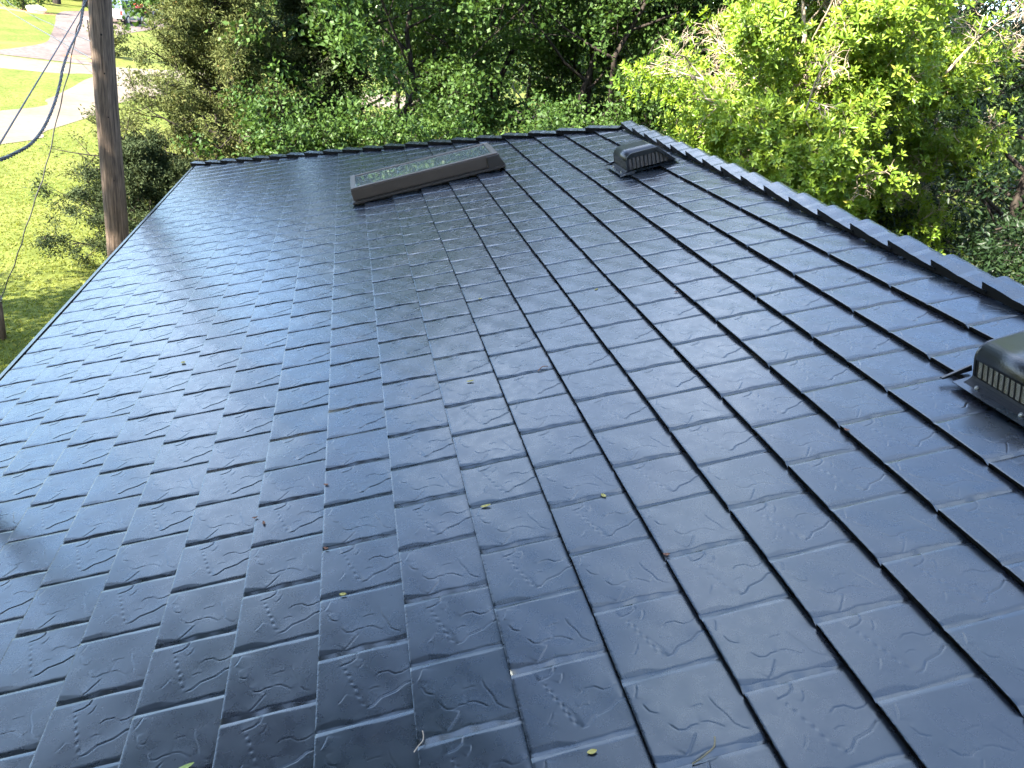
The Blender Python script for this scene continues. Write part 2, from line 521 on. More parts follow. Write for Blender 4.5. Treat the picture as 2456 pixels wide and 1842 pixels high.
# polylines in (s across the course, t along it) of each slate face
FACE_A = [  # (line, height m, fall-off m, side raised, dotted)
    ([(.44, .985), (.42, .90), (.36, .855), (.24, .83)], .0022, .030, -1, 0),
    ([(.30, .82), (.30, .74), (.34, .66), (.36, .56), (.40, .48), (.42, .38), (.46, .27), (.51, .17)], .0015, .022, 1, 1),
    ([(.51, .17), (.58, .185), (.66, .265), (.74, .285), (.82, .305), (.92, .375), (1.0, .385)], .0030, .040, 1, 0),
    ([(.60, .56), (.66, .605), (.75, .60), (.82, .535), (.90, .535), (.99, .585)], .0012, .02, 1, 0),
    ([(.50, .86), (.485, .79), (.44, .74)], .0012, .018, -1, 0),
    ([(.30, .42), (.27, .36), (.22, .30)], .0010, .016, 1, 0),
    ([(.55, .40), (.60, .42), (.65, .405)], .0008, .014, 1, 0),
]
FACE_B = [
    ([(.10, .70), (.135, .60), (.18, .565), (.22, .555)], .0012, .020, 1, 0),
    ([(.25, .43), (.31, .335), (.38, .315), (.44, .345), (.52, .345)], .0013, .02, 1, 0),
    ([(.52, .36), (.60, .345), (.66, .30), (.72, .24)], .0010, .018, 1, 0),
    ([(.45, .27), (.40, .20), (.33, .11), (.29, .075)], .0018, .022, -1, 0),
    ([(.70, .62), (.72, .50), (.78, .36), (.80, .26), (.86, .19), (.92, .155)], .0009, .018, 1, 0),
    ([(.50, .53), (.58, .545), (.63, .535)], .0008, .014, 1, 0),
    ([(.12, .93), (.10, .86), (.06, .78)], .0014, .02, 1, 0),
]


def smooth01(x):
    x = np.clip(x, 0, 1)
    return x * x * (3 - 2 * x)


def shingle_height(x, y):
    """height over the piece's own plane; x across the course, y away from the viewer"""
    z = BUTT * (1 - x / LX)
    cell = np.where(y < ROW, 0, 1)
    t = np.clip(np.where(cell == 0, y, y - ROW), 0, ROW)
    s = x / LX
    # near edge of each face rolls down, with a chipped, wavy inner line
    wob = 0.0030 * np.sin(s * 9.0 + 0.7 + cell * 1.9) + 0.0016 * np.sin(s * 23.0 + 2 + cell)
    w0 = np.where(cell == 0, 0.0135, 0.0185) + wob - np.where(cell == 0, 0.003, 0.008) * s
    slope = np.where(cell == 0, 0.85, 0.52)
    w0 = np.where(cell == 0, 0.0075 + 0.5 * wob, w0)
    slope = np.where(cell == 0, 0.40, 0.52)
    z = z - np.clip(w0 - t, 0, 1) * slope
    # a second, shallower flake line behind the broken edge
    w2 = w0 + 0.006 + 0.012 * np.clip(np.sin(s * 6.5 + 0.4 + 1.1 * cell), 0, 1)
    z = z - np.clip(w2 - t, 0, 1) * 0.10
    w1 = 0.0125 + 0.002 * np.sin(s * 8 + 1 + cell)
    d1 = np.where(cell == 0, 0.0024, 0.0026)
    z = z - d1 * (1 - np.clip((ROW - t) / w1, 0, 1)) ** 1.3
    # rounded upper edge of the butt, chipped
    ch = 0.0035 + 0.0030 * (np.sin(y * 210) * np.sin(y * 77 + 1) > 0.35)
    z = z - 0.0010 * (1 - np.clip(x / ch, 0, 1)) ** 1.5
    # slow unevenness of the pressed sheet
    z = z + 0.0007 * np.sin(x * 25 + 0.6) * np.sin(y * 19 + 0.4) + 0.0002 * np.sin(x * 45 + y * 31)
    for ci, face in ((0, FACE_A), (1, FACE_B)):
        for line, hgt, fall, rs, dotted in face:
            pl = [(a * LX, b * ROW + ci * ROW) for a, b in line]
            d, sd_, run = seg_dist(x, y, pl)
            endf = smooth01(np.minimum(run, 1 - run) * 7 + 0.15)
            up = (sd_ * rs > 0)
            prof = np.where(up, 0.55 * np.exp(-d / (fall * .8)) * smooth01(d / 0.0022), 0.0) - 0.45 * np.exp(-(d / 0.0021) ** 2)
            if dotted:
                prof = np.exp(-(d / 0.0036) ** 2) * np.clip(np.sin(run * 40), -1, .6) * 0.45
            z = z + 0.8 * hgt * prof * endf
    return z


def shingle_grid(nx_, ny_):
    # extra grid lines around the two grooves and the butt
    xs_ = np.unique(np.round(np.concatenate([[0, .002, .005], np.linspace(.008, LX, nx_)]), 5))
    grooves = np.concatenate([[0, .001, .004], [ROW - .010, ROW - .005, ROW - .001, ROW + .001, ROW + .006], [LY - .010, LY - .005, LY]])
    ys_ = np.unique(np.round(np.concatenate([grooves, np.linspace(.007, LY - .012, ny_)]), 5))
    X, Y = np.meshgrid(xs_, ys_)
    Z = shingle_height(X, Y)
    nX, nY = len(xs_), len(ys_)
    V = np.stack([X.ravel(), Y.ravel(), Z.ravel()], 1)
    idx = np.arange(nX * nY).reshape(nY, nX)
    F = np.stack([idx[:-1, :-1].ravel(), idx[:-1, 1:].ravel(), idx[1:, 1:].ravel(), idx[1:, :-1].ravel()], 1)
    # butt face (x = 0) and near face (y = 0): own vertices so the edge stays crisp
    b = len(V)
    L = V[idx[:, 0]]
    jag = 0.0016 * np.sin(L[:, 1] * 90) + 0.0016 * (np.sin(L[:, 1] * 47) > 0.3)
    Lo = L.copy(); Lo[:, 2] = -0.006 + jag; Lo[:, 0] += 0.010
    V = np.concatenate([V, L, Lo])
    k = np.arange(nY - 1)
    F = np.concatenate([F, np.stack([b + k, b + k + 1, b + nY + k + 1, b + nY + k], 1)])
    b = len(V)
    L = V[idx[0, :]]; Lo = L.copy(); Lo[:, 2] -= 0.013; Lo[:, 1] += .007
    V = np.concatenate([V, L, Lo])
    k = np.arange(nX - 1)
    F = np.concatenate([F, np.stack([b + k + 1, b + k, b + nX + k, b + nX + k + 1], 1)])
    return V, F, (nX - 1) * (nY - 1)


V_hi, F_hi, n_top = shingle_grid(116, 226)
V_lo, F_lo, n_top_lo = shingle_grid(12, 20)
me_shingle = np_mesh('shingle', V_hi, F_hi, True)
me_shingle.materials.append(M['slate']); me_shingle.materials.append(M['hem'])
mi = np.zeros(len(F_hi), dtype=np.int32); mi[n_top:] = 1
me_shingle.polygons.foreach_set('material_index', mi)
roof_rot = Matrix.Rotation(-P, 3, 'Y')
RM = np.array(roof_rot)


def to_px(p):
    d = Vector(p) - cam_pos
    zf = -d.dot(cz)
    if zf < 0.1: return None
    return 1228 + 1845 * d.dot(cx) / zf, 921 - 1845 * d.dot(cy) / zf


rows_per = 2 * 0.96
cand = []
for c in range(-8, 11):
    ph = (0.5 * c) % 2
    for j in range(-9, 26):
        v = (ph + 2 * j) * 0.96
        if v < V_NEAR + 1: continue
        vh0, vh1 = hip(c), hip(c + 1)
        if v > max(vh0, vh1) + .2: continue
        full = v + rows_per <= vh1 + .35
        area = 0
        q = [to_px(rw(c + a, v + b2 * rows_per)) for a, b2 in ((0, 0), (1, 0), (1, 1), (0, 1))]
        if all(q):
            inside = any(-40 < x < 2500 and -40 < y < 1890 for x, y in q)
            if inside:
                area = 0.5 * abs(sum(q[i][0] * q[(i + 1) % 4][1] - q[(i + 1) % 4][0] * q[i][1] for i in range(4)))
        cand.append((area, c, v, full))
cand.sort(reverse=True)
rest_V, rest_F, rest_M, off = [], [], [], 0
single = 0
for area, c, v, full in cand:
    jit = (random.uniform(-.0012, .0012), random.uniform(-.0015, .0015), random.uniform(-.0012, .0012))
    loc = rw(c, v, 0) + roof_rot @ Vector((jit[0], jit[1], jit[2] - BUTT))
    if full and area > 0 and single < 298:
        o = link('shingle', me_shingle, roof)
        o.location = loc
        o.rotation_euler = (random.uniform(-.0022, .0022), -P + random.uniform(-.0030, .0030), random.uniform(-.0015, .0015))
        single += 1
        continue
    A, B = V_lo, F_lo
    bm_ = np.zeros(len(B), dtype=np.int32); bm_[n_top_lo:] = 1
    if not full:      # cut along the hip
        vv = A[:, 1] / S + v; uu = A[:, 0] / S + c
        keep = vv < hip(uu) + .2
        fk = keep[B].all(1)
        if not fk.any(): continue
        B = B[fk]; bm_ = bm_[fk]
        used = np.unique(B); remap = -np.ones(len(A), int); remap[used] = np.arange(len(used))
        A = A[used]; B = remap[B]
    W = A @ RM.T + np.array(loc)
    rest_V.append(W); rest_F.append(B + off); rest_M.append(bm_); off += len(W)
o = link('shingle_field', np_mesh('shingle_field', np.concatenate(rest_V), np.concatenate(rest_F), True), roof, M['slate'])
o.data.materials.append(M['hem'])
o.data.polygons.foreach_set('material_index', np.concatenate(rest_M))
tag(o, 'far and cut shingles along the hip and behind the viewer', None, None, 'stuff')


# ---- ridge and hip caps
def cap_mesh(name, length, dl, dr, wl, wr, lift0, lift1):
    """folded cap, local y along the ridge, dl/dr unit vectors down each slope"""
    nseg = 10
    V, F, hem = [], [], []
    for i in range(nseg + 1):
        t = i / nseg
        y = t * length
        lf = lift0 + (lift1 - lift0) * t + 0.0006 * math.sin(t * 19)
        groove = -0.0016 if abs(t - 0.5) < 0.06 else 0
        prof = []
        drop = 0.018 + 0.020 * (lf - min(lift0, lift1)) / 0.02
        for k in (1.0, 0.72, 0.4, 0.14):
            q = Vector(dl) * (wl * k); prof.append(Vector((q.x, y, q.z + lf + groove + 0.0005 * math.sin(k * 9 + t * 5))))
        prof.append(Vector((0, y, lf + groove - 0.004)))
        for k in (0.14, 0.4, 0.72, 1.0):
            q = Vector(dr) * (wr * k); prof.append(Vector((q.x, y, q.z + lf + groove)))
        a = prof[0] + Vector((0.016, 0, -drop)); b_ = prof[-1] + Vector((-0.016, 0, -drop))
        prof = [a] + prof + [b_]
        V += prof
    m_ = len(prof)
    for i in range(nseg):
        for k in range(m_ - 1):
            F.append((i * m_ + k, i * m_ + k + 1, (i + 1) * m_ + k + 1, (i + 1) * m_ + k))
            hem.append(len(F) - 1 if k in (0, m_ - 2) else -1)
    # end faces: close the raised ends with a thin return
    for base, sgn in ((0, 1), (nseg * m_, -1)):
        for k in range(1, m_ - 2):
            a, b_ = V[base + k], V[base + k + 1]
            i0 = len(V)
            V += [a, b_, b_ + Vector((0, 0, -.010)), a + Vector((0, 0, -.010))]
            F.append((i0, i0 + 1, i0 + 2, i0 + 3))
    me = bpy.data.meshes.new(name)
    me.from_pydata(V, [], F)
    me.update(); me.materials.append(M['slate']); me.materials.append(M['hem'])
    for k in hem:
        if k >= 0: me.polygons[k].material_index = 1
    return me


cap_me = cap_mesh('ridge_cap', 0.345, (-CP, 0, -SP), (CP, 0, -SP), .105, .105, 0.004, 0.034)
first = 14.71 + 1.242 * 7
k = 0
v = first
vs_cap = []
while v > -14:
    vs_cap.append(v); v -= 1.242
for v in vs_cap:     # each cap's far end lies raised on the one beyond it
    o = link('ridge_cap', cap_me, roof)
    p = rw(U_R, v, 0.02)
    o.location = (p.x, p.y - 0.345 + 0.0, p.z)
    o.rotation_euler = (random.uniform(-.003, .003), random.uniform(-.012, .012), random.uniform(-.006, .006))
# hip: caps climb from the eave corner to the ridge, each lapping the one below
H0, H1 = rw(U_E, V_E, 0.02), rw(U_R, V_RE, 0.02)
hd = (H1 - H0); hl = hd.length; hd.normalize()
n_roof = Vector((-SP, 0, CP))
n_hip = (mirror(rw(U_E, V_E)) - rw(U_E, V_E)).cross(rw(U_R, V_RE) - rw(U_E, V_E)).normalized()
if n_hip.z < 0: n_hip = -n_hip
for side, cap_dirs in (('l', None),):
    hx = hd.cross(Vector((0, 0, 1))).normalized()          # to the right of the climb
    hz = hx.cross(hd).normalized()
    B3 = Matrix((hx, hd, hz)).transposed()
    d_near = hd.cross(n_roof).normalized()
    if d_near.dot(Vector((0, -1, 0))) < 0: d_near = -d_near
    d_far = hd.cross(n_hip).normalized()
    if d_far.dot(Vector((0, 1, 0))) < 0: d_far = -d_far
    ln, lf_ = B3.transposed() @ d_near, B3.transposed() @ d_far
    hip_me = cap_mesh('hip_cap', 0.345, tuple(lf_) if lf_.x < 0 else tuple(ln), tuple(ln) if ln.x > 0 else tuple(lf_), .105, .105, 0.034, 0.004)
    nh = int(hl / 0.32)
    for i in range(nh):
        o = link('hip_cap', hip_me, roof)
        p = H0 + hd * (i * 0.32 + 0.02)
        mw = (B3 @ Matrix.Rotation(random.uniform(-.012, .012), 3, 'Y')).to_4x4(); mw.translation = p
        o.matrix_local = mw

# ---- skylight
sky_part = empty('skylight', rw(3.3, 22.7, 0), 0, house)
sky_part.rotation_euler = (0, -P, 0)
sky_part['label'] = 'long bronze framed glass skylight near the hip'
u0, u1, v0, v1 = (0.63 - 3.3) * S, (5.99 - 3.3) * S, (21.65 - 22.7) * S, (23.95 - 22.7) * S
HT = 0.125


def ring(mb, a0, a1, b0, b1, z0, z1, inset):
    """rectangular frame made of four mitred bars"""
    o_ = [(a0, b0), (a1, b0), (a1, b1), (a0, b1)]
    i_ = [(a0 + inset, b0 + inset), (a1 - inset, b0 + inset), (a1 - inset, b1 - inset), (a0 + inset, b1 - inset)]
    for k in range(4):
        a, b_, c, d = o_[k], o_[(k + 1) % 4], i_[(k + 1) % 4], i_[k]
        mb.hexa([(a[0], a[1], z0), (b_[0], b_[1], z0), (c[0], c[1], z0), (d[0], d[1], z0),
                 (a[0], a[1], z1), (b_[0], b_[1], z1), (c[0], c[1], z1), (d[0], d[1], z1)])


mb = MB(); ring(mb, u0 + .02, u1 - .02, v0 + .02, v1 - .02, -.03, HT - .02, .03); mb.build('curb', M['bronze_dark'], sky_part)
mb = MB(); ring(mb, u0 + .008, u1 - .008, v0 + .008, v1 - .008, .030, HT - .004, .034); mb.build('cladding', M['bronze'], sky_part, bevel=.003)
mb = MB(); ring(mb, u0 + .012, u1 - .022, v0 + .012, v1 - .012, HT - .003, HT + .010, .042); mb.build('frame', M['bronze_top_lit'], sky_part, bevel=.003)
mb = MB(); ring(mb, u0 - .005, u1 + .02, v0 - .03, v1 + .03, .004, .020, .045); mb.build('flashing', M['bronze_dark'], sky_part, bevel=.002)
mb = MB()
mb.hexa([(u1 - .125, v0 - .004, .018), (u1 + .03, v0 - .004, .018), (u1 + .03, v1 + .004, .018), (u1 - .125, v1 + .004, .018),
         (u1 - .125, v0 - .004, HT - .006), (u1 - .022, v0 - .004, HT - .006), (u1 - .022, v1 + .004, HT - .006), (u1 - .125, v1 + .004, HT - .006)])
mb.build('head_flashing', M['bronze_dark'], sky_part, bevel=.003)
mb = MB(); mb.box(((u0 + u1) / 2 - .005, (v0 + v1) / 2, HT - .001), (u1 - u0 - .10, v1 - v0 - .09, .005)); mb.build('glass', M['glass'], sky_part)
mb = MB(); ring(mb, u0 + .055, u1 - .055, v0 + .055, v1 - .055, -.55, HT - .02, .01)
mb.box(((u0 + u1) / 2, (v0 + v1) / 2, -.56), (u1 - u0 - .1, v1 - v0 - .1, .01)); mb.build('shaft', M['shaft'], sky_part)


# ---- roof vents
def arc(cx_, cz_, r, a0, a1, n):
    return [(cx_ + r * math.cos(R(a0 + (a1 - a0) * i / n)), cz_ + r * math.sin(R(a0 + (a1 - a0) * i / n))) for i in range(n + 1)]


def make_vent(u, v, label):
    root = empty('roof_vent', rw(u, v, 0), 0, house)
    root.rotation_euler = (0, -P, 0)
    root['label'] = label
    W, L, H = 0.39, 0.30, 0.140          # up the slope, along the ridge, height
    base = 0.014
    prof = [(0.0, base)] + arc(0.055, H - .055, .055, 180, 92, 8) + [(W * .62, H + .002), (W * .66, H - .004), (W, base)]
    # hood: skin swept along the ridge, open sides
    mb = MB()
    n = len(prof)
    a = [mb.bm.verts.new((x, 0, z)) for x, z in prof]
    b_ = [mb.bm.verts.new((x, L, z)) for x, z in prof]
    for i in range(1, n - 1):
        mb.bm.faces.new((a[i], a[i + 1], b_[i + 1], b_[i]))
    o = mb.build('hood', M['vent'], root, True)
    sl = o.modifiers.new('s', 'SOLIDIFY'); sl.thickness = .004
    # rims round both open sides
    for yy in (-.003, L + .003):
        pts = [(x, yy, z) for x, z in prof]
        mb = MB()
        inner = [(min(max(x, .016) if x < W * .5 else x - .02, W - .03), z - (.013 if z > base + .03 else 0)) for x, z in prof]
        for i in range(n - 1):
            p0, p1, q0, q1 = prof[i], prof[i + 1], inner[i], inner[i + 1]
            mb.hexa([(p0[0], yy - .004, p0[1]), (p1[0], yy - .004, p1[1]), (q1[0], yy - .004, q1[1]), (q0[0], yy - .004, q0[1]),
                     (p0[0], yy + .004, p0[1]), (p1[0], yy + .004, p1[1]), (q1[0], yy + .004, q1[1]), (q0[0], yy + .004, q0[1])])
        mb.build('rim', M['vent'], root)
    # side screens with vertical bars
    for yy in (.012, L - .012):
        mb = MB()
        poly = [(.012, yy, base + .004), (.012, yy, base + .085), (W * .72, yy, base + .085), (W - .045, yy, base + .004)]
        mb.prism(poly, (0, .003, 0)); mb.build('side_screen', M['tan'], root)
        mb = MB()
        mb.prism([(.012, yy, base + .088), (.012, yy, H - .03), (.06, yy, H - .012), (W * .64, yy, H - .014), (W * .72, yy, base + .088)], (0, .003, 0))
        mb.build('side_panel', M['vent'], root)
        s_ = -1 if yy < L / 2 else 1
        for k in range(11):
            x = .022 + k * .0305
            h = .086 if x < W * .72 else max(.012, .086 * (W - .045 - x) / (W - .045 - W * .72))
            mb = MB(); mb.box((x, yy + s_ * .005 + .0015, base + h / 2), (.006, .006, h)); mb.build('bar', M['vent'], root)
    # front screen facing down the slope
    mb = MB(); mb.box((.0046, L / 2, base + .040), (.002, L - .012, .066)); mb.build('front_screen', M['screen'], root)
    mb = MB(); mb.hexa([(.001, .003, base + .073), (.006, .003, base + .073), (.006, L - .003, base + .073), (.001, L - .003, base + .073),
                        (.001, .003, H - .054), (.006, .003, H - .054), (.006, L - .003, H - .054), (.001, L - .003, H - .054)]); mb.build('front_panel', M['vent'], root)
    for k in range(11):
        mb = MB(); mb.box((.0030, L / 2, base + .010 + k * .0060), (.004, L - .012, .0016)); mb.build('slat', M['vent'], root)
    for k in range(13):
        mb = MB(); mb.box((.0025, .010 + k * (L - .02) / 12, base + .040), (.0055, .0032, .068)); mb.build('bar', M['vent'], root)
    # coved base and flashing sheet
    mb = MB()
    cove = [(-.085, .005), (-.06, .0065), (-.035, .0095), (-.015, .014), (.0, .021), (.02, .021), (.02, .004), (-.085, .003)]
    mb.prism([(x * .5 if x < 0 else x, -.006, z) for x, z in cove], (0, L + .012, 0)); mb.build('base', M['vent_base'], root)
    mb = MB(); mb.box((W / 2 - .02, L / 2, .0045), (W + .08, L + .05, .003)); mb.build('flashing', M['slate'], root)
    lip = [(-.072, L + .062, .006), (-.02, L + .064, .014), (.03, L + .060, .020)]
    for yy in (L + .062, -.062):
        mb = MB()
        mb.hexa([(-.075, yy - .011, .005), (.035, yy - .011, .007), (.035, yy + .006, .007), (-.075, yy + .006, .005),
                 (-.075, yy - .009, .010), (.035, yy - .007, .027), (.035, yy - .001, .027), (-.075, yy + .001, .010)])
        mb.build('lip', M['vent'], root)
    for x, y in ((-.028, .06), (-.028, L - .05)):
        mb = MB(); mb.cyl((x, y, .004), (x, y, .0115), .0075, .0065, 10); mb.cyl((x, y, .0115), (x, y, .0155), .0042, .004, 6)
        mb.build('screw', M['screw'], root)
    return root


make_vent(8.97, 16.9, 'black box vent beside the far end of the ridge')
make_vent(9.01, 1.30, 'black box vent with pale slatted screen beside the near ridge caps')


# ------------------------------------------------------------------ trees
def tubes(segs, n=6):
    """segs: list of (p0, p1, r0, r1) -> V, F"""
    A = np.array([s[0] for s in segs], float); B = np.array([s[1] for s in segs], float)
    r0_ = np.array([s[2] for s in segs]); r1_ = np.array([s[3] for s in segs])
    d = B - A; d /= np.linalg.norm(d, axis=1, keepdims=True) + 1e-9
    ref = np.where(np.abs(d[:, 2:3]) > .9, np.array([[1., 0, 0]]), np.array([[0, 0, 1.]]))
    e1_ = np.cross(d, ref); e1_ /= np.linalg.norm(e1_, axis=1, keepdims=True)
    e2_ = np.cross(d, e1_)
    an = np.arange(n) * 2 * math.pi / n
    c, s = np.cos(an)[None, :, None], np.sin(an)[None, :, None]
    ringd = e1_[:, None] * c + e2_[:, None] * s
    V = np.concatenate([A[:, None] + ringd * r0_[:, None, None], B[:, None] + ringd * r1_[:, None, None]], 1).reshape(-1, 3)
    k = np.arange(n)
    q = np.stack([k, (k + 1) % n, n + (k + 1) % n, n + k], 1)
    F = (q[None] + (np.arange(len(segs)) * 2 * n)[:, None, None]).reshape(-1, 4)
    return V, F


def unit(v):
    return v / (np.linalg.norm(v, axis=-1, keepdims=True) + 1e-9)


def leaves(P_, D_, N_, L_, W_, fine=False):
    """leaf blades: base P_, direction D_, normal hint N_, length, width -> V, F(tri)"""
    D_ = unit(D_)
    Sd = unit(np.cross(D_, N_)); Nn = np.cross(Sd, D_)
    L_, W_ = L_[:, None], W_[:, None]
    if not fine:
        V = np.stack([P_, P_ + D_ * L_ * .5 + Sd * W_ * .5 + Nn * W_ * .14, P_ + D_ * L_ - Nn * L_ * .10, P_ + D_ * L_ * .5 - Sd * W_ * .5 + Nn * W_ * .14], 1)
        f = np.array([[0, 1, 2], [0, 2, 3]])
        k = 4
    else:
        V = np.stack([P_, P_ + D_ * L_ * .40 + Sd * W_ * .36 + Nn * W_ * .10, P_ + D_ * L_ * .74 + Sd * W_ * .50 + Nn * W_ * .06,
                      P_ + D_ * L_ - Nn * L_ * .14,
                      P_ + D_ * L_ * .74 - Sd * W_ * .50 + Nn * W_ * .06, P_ + D_ * L_ * .40 - Sd * W_ * .36 + Nn * W_ * .10], 1)
        f = np.array([[0, 1, 2], [0, 2, 3], [0, 3, 4], [0, 4, 5]])
        k = 6
    F = (f[None] + (np.arange(len(P_)) * k)[:, None, None]).reshape(-1, 3)
    return V.reshape(-1, 3), F, f.shape[0]


def rand_dir(r, n):
    return unit(r.normal(size=(n, 3)))


def skeleton(r, H, RAD, cb, n_limb, shape='round', stems=1, trunk_r=.14, droop=0.0, lean=(0, 0), sub=5, twig=4):
    """branching frame rooted at the origin; returns trunk segs, limb segs, leaf anchors (pos, dir)"""
    tr, lb, an = [], [], []
    for st in range(stems):
        ph = r.uniform(0, 6.28)
        spread = 0 if stems == 1 else r.uniform(.10, .22) * H
        top = np.array([math.cos(ph) * spread + lean[0], math.sin(ph) * spread + lean[1], H * r.uniform(.86, .97)])
        pts = []
        for i in range(8):
            t = i / 7
            p = top * np.array([t ** 1.15, t ** 1.15, t]) + np.append(r.normal(size=2) * .035 * H * .4 * (t > 0), 0)
            p[2] -= .15 * (i == 0)
            pts.append(p)
        rr = trunk_r / math.sqrt(stems)
        for i in range(7):
            tr.append((pts[i], pts[i + 1], rr * (1 - .12 * i) * (1.35 if i == 0 else 1), rr * (1 - .12 * (i + 1))))
        for k in range(n_limb // stems):
            h = cb + (1 - cb) * ((k + r.uniform(0, .9)) / (n_limb // stems)) ** .9
            h = min(h, .985)
            fi = h * 7; i0 = min(int(fi), 6)
            p0 = pts[i0] + (pts[i0 + 1] - pts[i0]) * (fi - i0)
            az = k * 2.399 + r.uniform(-.5, .5) + st * 1.1
            hh = (h - cb) / (1 - cb)
            if shape == 'cone':
                ln = RAD * (1.04 - .88 * hh) * r.uniform(.7, 1.1); el = .12 + .5 * hh
            else:
                ln = RAD * (.62 + .55 * math.sin(math.pi * min(1, .12 + hh * .80))) * r.uniform(.72, 1.15); el = .12 + .75 * hh
            d = np.array([math.cos(az) * math.cos(el), math.sin(az) * math.cos(el), math.sin(el)])
            q = [p0]
            nstep = 5
            for s_ in range(nstep):
                d = unit(d + r.normal(size=3) * .13 + np.array([0, 0, .06 - droop]))
                q.append(q[-1] + d * ln / nstep)
            rl = max(.012, rr * .42 * (1 - .6 * hh)) * (ln / max(RAD, .1)) ** .5
            for s_ in range(nstep):
                lb.append((q[s_], q[s_ + 1], rl * (1 - s_ / nstep * .8), rl * (1 - (s_ + 1) / nstep * .8)))
            for b2 in range(sub):
                f = r.uniform(.22, 1.0) if b2 else 1.0
                fi = f * nstep; i1 = min(int(fi), nstep - 1)
                p1 = q[i1] + (q[i1 + 1] - q[i1]) * (fi - i1)
                dd = unit(unit(q[i1 + 1] - q[i1]) + r.normal(size=3) * np.array([.75, .75, .45]))
                l2 = ln * r.uniform(.22, .42)
                m_ = p1 + dd * l2 * .5 + r.normal(size=3) * .04 * l2
                e_ = p1 + dd * l2 + np.array([0, 0, -droop * l2 * .8])
                lb.append((p1, m_, rl * .42, rl * .3)); lb.append((m_, e_, rl * .3, rl * .14))
                for t_ in range(twig):
                    g = r.uniform(.25, 1.0)
                    ps = p1 + (e_ - p1) * g
                    d3 = unit(dd + r.normal(size=3) * .8)
                    l3 = l2 * r.uniform(.3, .6)
                    pe = ps + d3 * l3 + np.array([0, 0, -droop * l3])
                    lb.append((ps, pe, rl * .2, rl * .08))
                    an.append((ps + (pe - ps) * .6, d3)); an.append((pe, d3))
    return tr, lb, (np.array([a[0] for a in an]), np.array([a[1] for a in an]))


def crown_mesh(name, r, anchors, n_leaf, spread, Lf, Wf, up=.6, hang=0.0, clump=True):
    A, D = anchors
    # uneven crown: some shoots carry many leaves, some few
    wgt = r.gamma(1.4, 1.0, len(A)) if clump else np.ones(len(A))
    idx = r.choice(len(A), n_leaf, p=wgt / wgt.sum())
    P_ = A[idx] + r.normal(size=(n_leaf, 3)) * spread * np.array([1, 1, .7])
    Dl = unit(D[idx] * .7 + r.normal(size=(n_leaf, 3)) * .9 + np.array([0, 0, -hang]))
    N_ = unit(r.normal(size=(n_leaf, 3)) * .6 + np.array([0, 0, up]))
    L_ = Lf * r.uniform(.65, 1.25, n_leaf); W_ = Wf * r.uniform(.7, 1.2, n_leaf)
    V, F, k = leaves(P_, Dl, N_, L_, W_)
    base = np.repeat(r.random(len(A))[idx] * .45 + r.random(n_leaf) * .55, k)
    return np_mesh(name, V, F, False, base)


def make_tree(name, loc, H, RAD, cb, n_limb, n_leaf, leaf_mat, label, cat, group=None, shape='round', stems=1, trunk_r=.14,
              droop=0.0, spread=.16, Lf=.10, Wf=.06, seed=1, bark='bark', lean=(0, 0), up=.6, hang=0.0, sub=5, twig=4):
    r = np.random.default_rng(seed)
    root = empty(name, loc)
    tag(root, label, cat, group)
    tr, lb, an = skeleton(r, H, RAD, cb, n_limb, shape, stems, trunk_r, droop, lean, sub, twig)
    V, F = tubes(tr, 10); link('trunk', np_mesh('trunk', V, F, True), root, M[bark])
    V, F = tubes(lb, 5); link('branches', np_mesh('branches', V, F, True), root, M[bark])
    o = link('crown', crown_mesh('crown', r, an, n_leaf, spread, Lf, Wf, up, hang), root, leaf_mat)
    o['kind'] = 'stuff'
    return root


def gpos(x, y):
    return (x, y, float(gz(y)))


# broad-leaved trees beyond the hip end
GRP = 'shaded trees behind the hip end of the roof'
make_tree('maple_tree', gpos(0.9, 17.2), 8.6, 3.0, .06, 40, 64000, M['leaf_mid'], 'dense dark green maple beside the cedar, its low branches brushing the hip', 'tree', GRP, seed=3, stems=2, Lf=.115, Wf=.085, spread=.2)
make_tree('maple_tree', gpos(3.4, 19.6), 9.4, 3.0, .26, 34, 46000, M['leaf_mid'], 'slender dark trunked maple with gaps of light between its stems', 'tree', GRP, seed=4, stems=4, Lf=.11, Wf=.08, trunk_r=.22, spread=.2)
make_tree('maple_tree', gpos(5.9, 18.0), 9.2, 3.0, .22, 34, 50000, M['leaf_mid'], 'multi-stemmed green maple leaning behind the far roof vent', 'tree', GRP, seed=5, stems=3, Lf=.11, Wf=.08, trunk_r=.2, spread=.2)
make_tree('maple_tree', gpos(8.7, 19.2), 9.8, 3.3, .05, 40, 62000, M['leaf_mid'], 'bushy mid green tree filling the gap before the yellow-green tree', 'tree', GRP, seed=6, stems=2, Lf=.11, Wf=.08, spread=.22)
make_tree('maple_tree', gpos(2.0, 26.5), 9.0, 3.2, .06, 34, 26000, M['leaf_mid'], 'pale green tree set back behind the slender trunked maple', 'tree', GRP, seed=14, stems=2, Lf=.14, Wf=.10, spread=.24)
make_tree('maple_tree', gpos(7.0, 27.0), 9.5, 3.4, .06, 34, 26000, M['leaf_mid'], 'pale green tree set back behind the multi-stemmed maple', 'tree', GRP, seed=15, stems=2, Lf=.14, Wf=.10, spread=.24)
make_tree('understory_shrub', gpos(1.6, 14.0), 2.9, 1.5, .05, 26, 15000, M['leaf_mid'], 'low leafy shrub just past the hip caps beyond the skylight', 'shrub', 'shrubs beyond the hip', seed=7, stems=4, trunk_r=.06, Lf=.09, Wf=.06, spread=.13)
make_tree('understory_shrub', gpos(4.4, 13.4), 3.0, 1.6, .05, 26, 16000, M['leaf_mid'], 'low leafy shrub past the hip caps near the far vent', 'shrub', 'shrubs beyond the hip', seed=8, stems=4, trunk_r=.06, Lf=.09, Wf=.06, spread=.13)
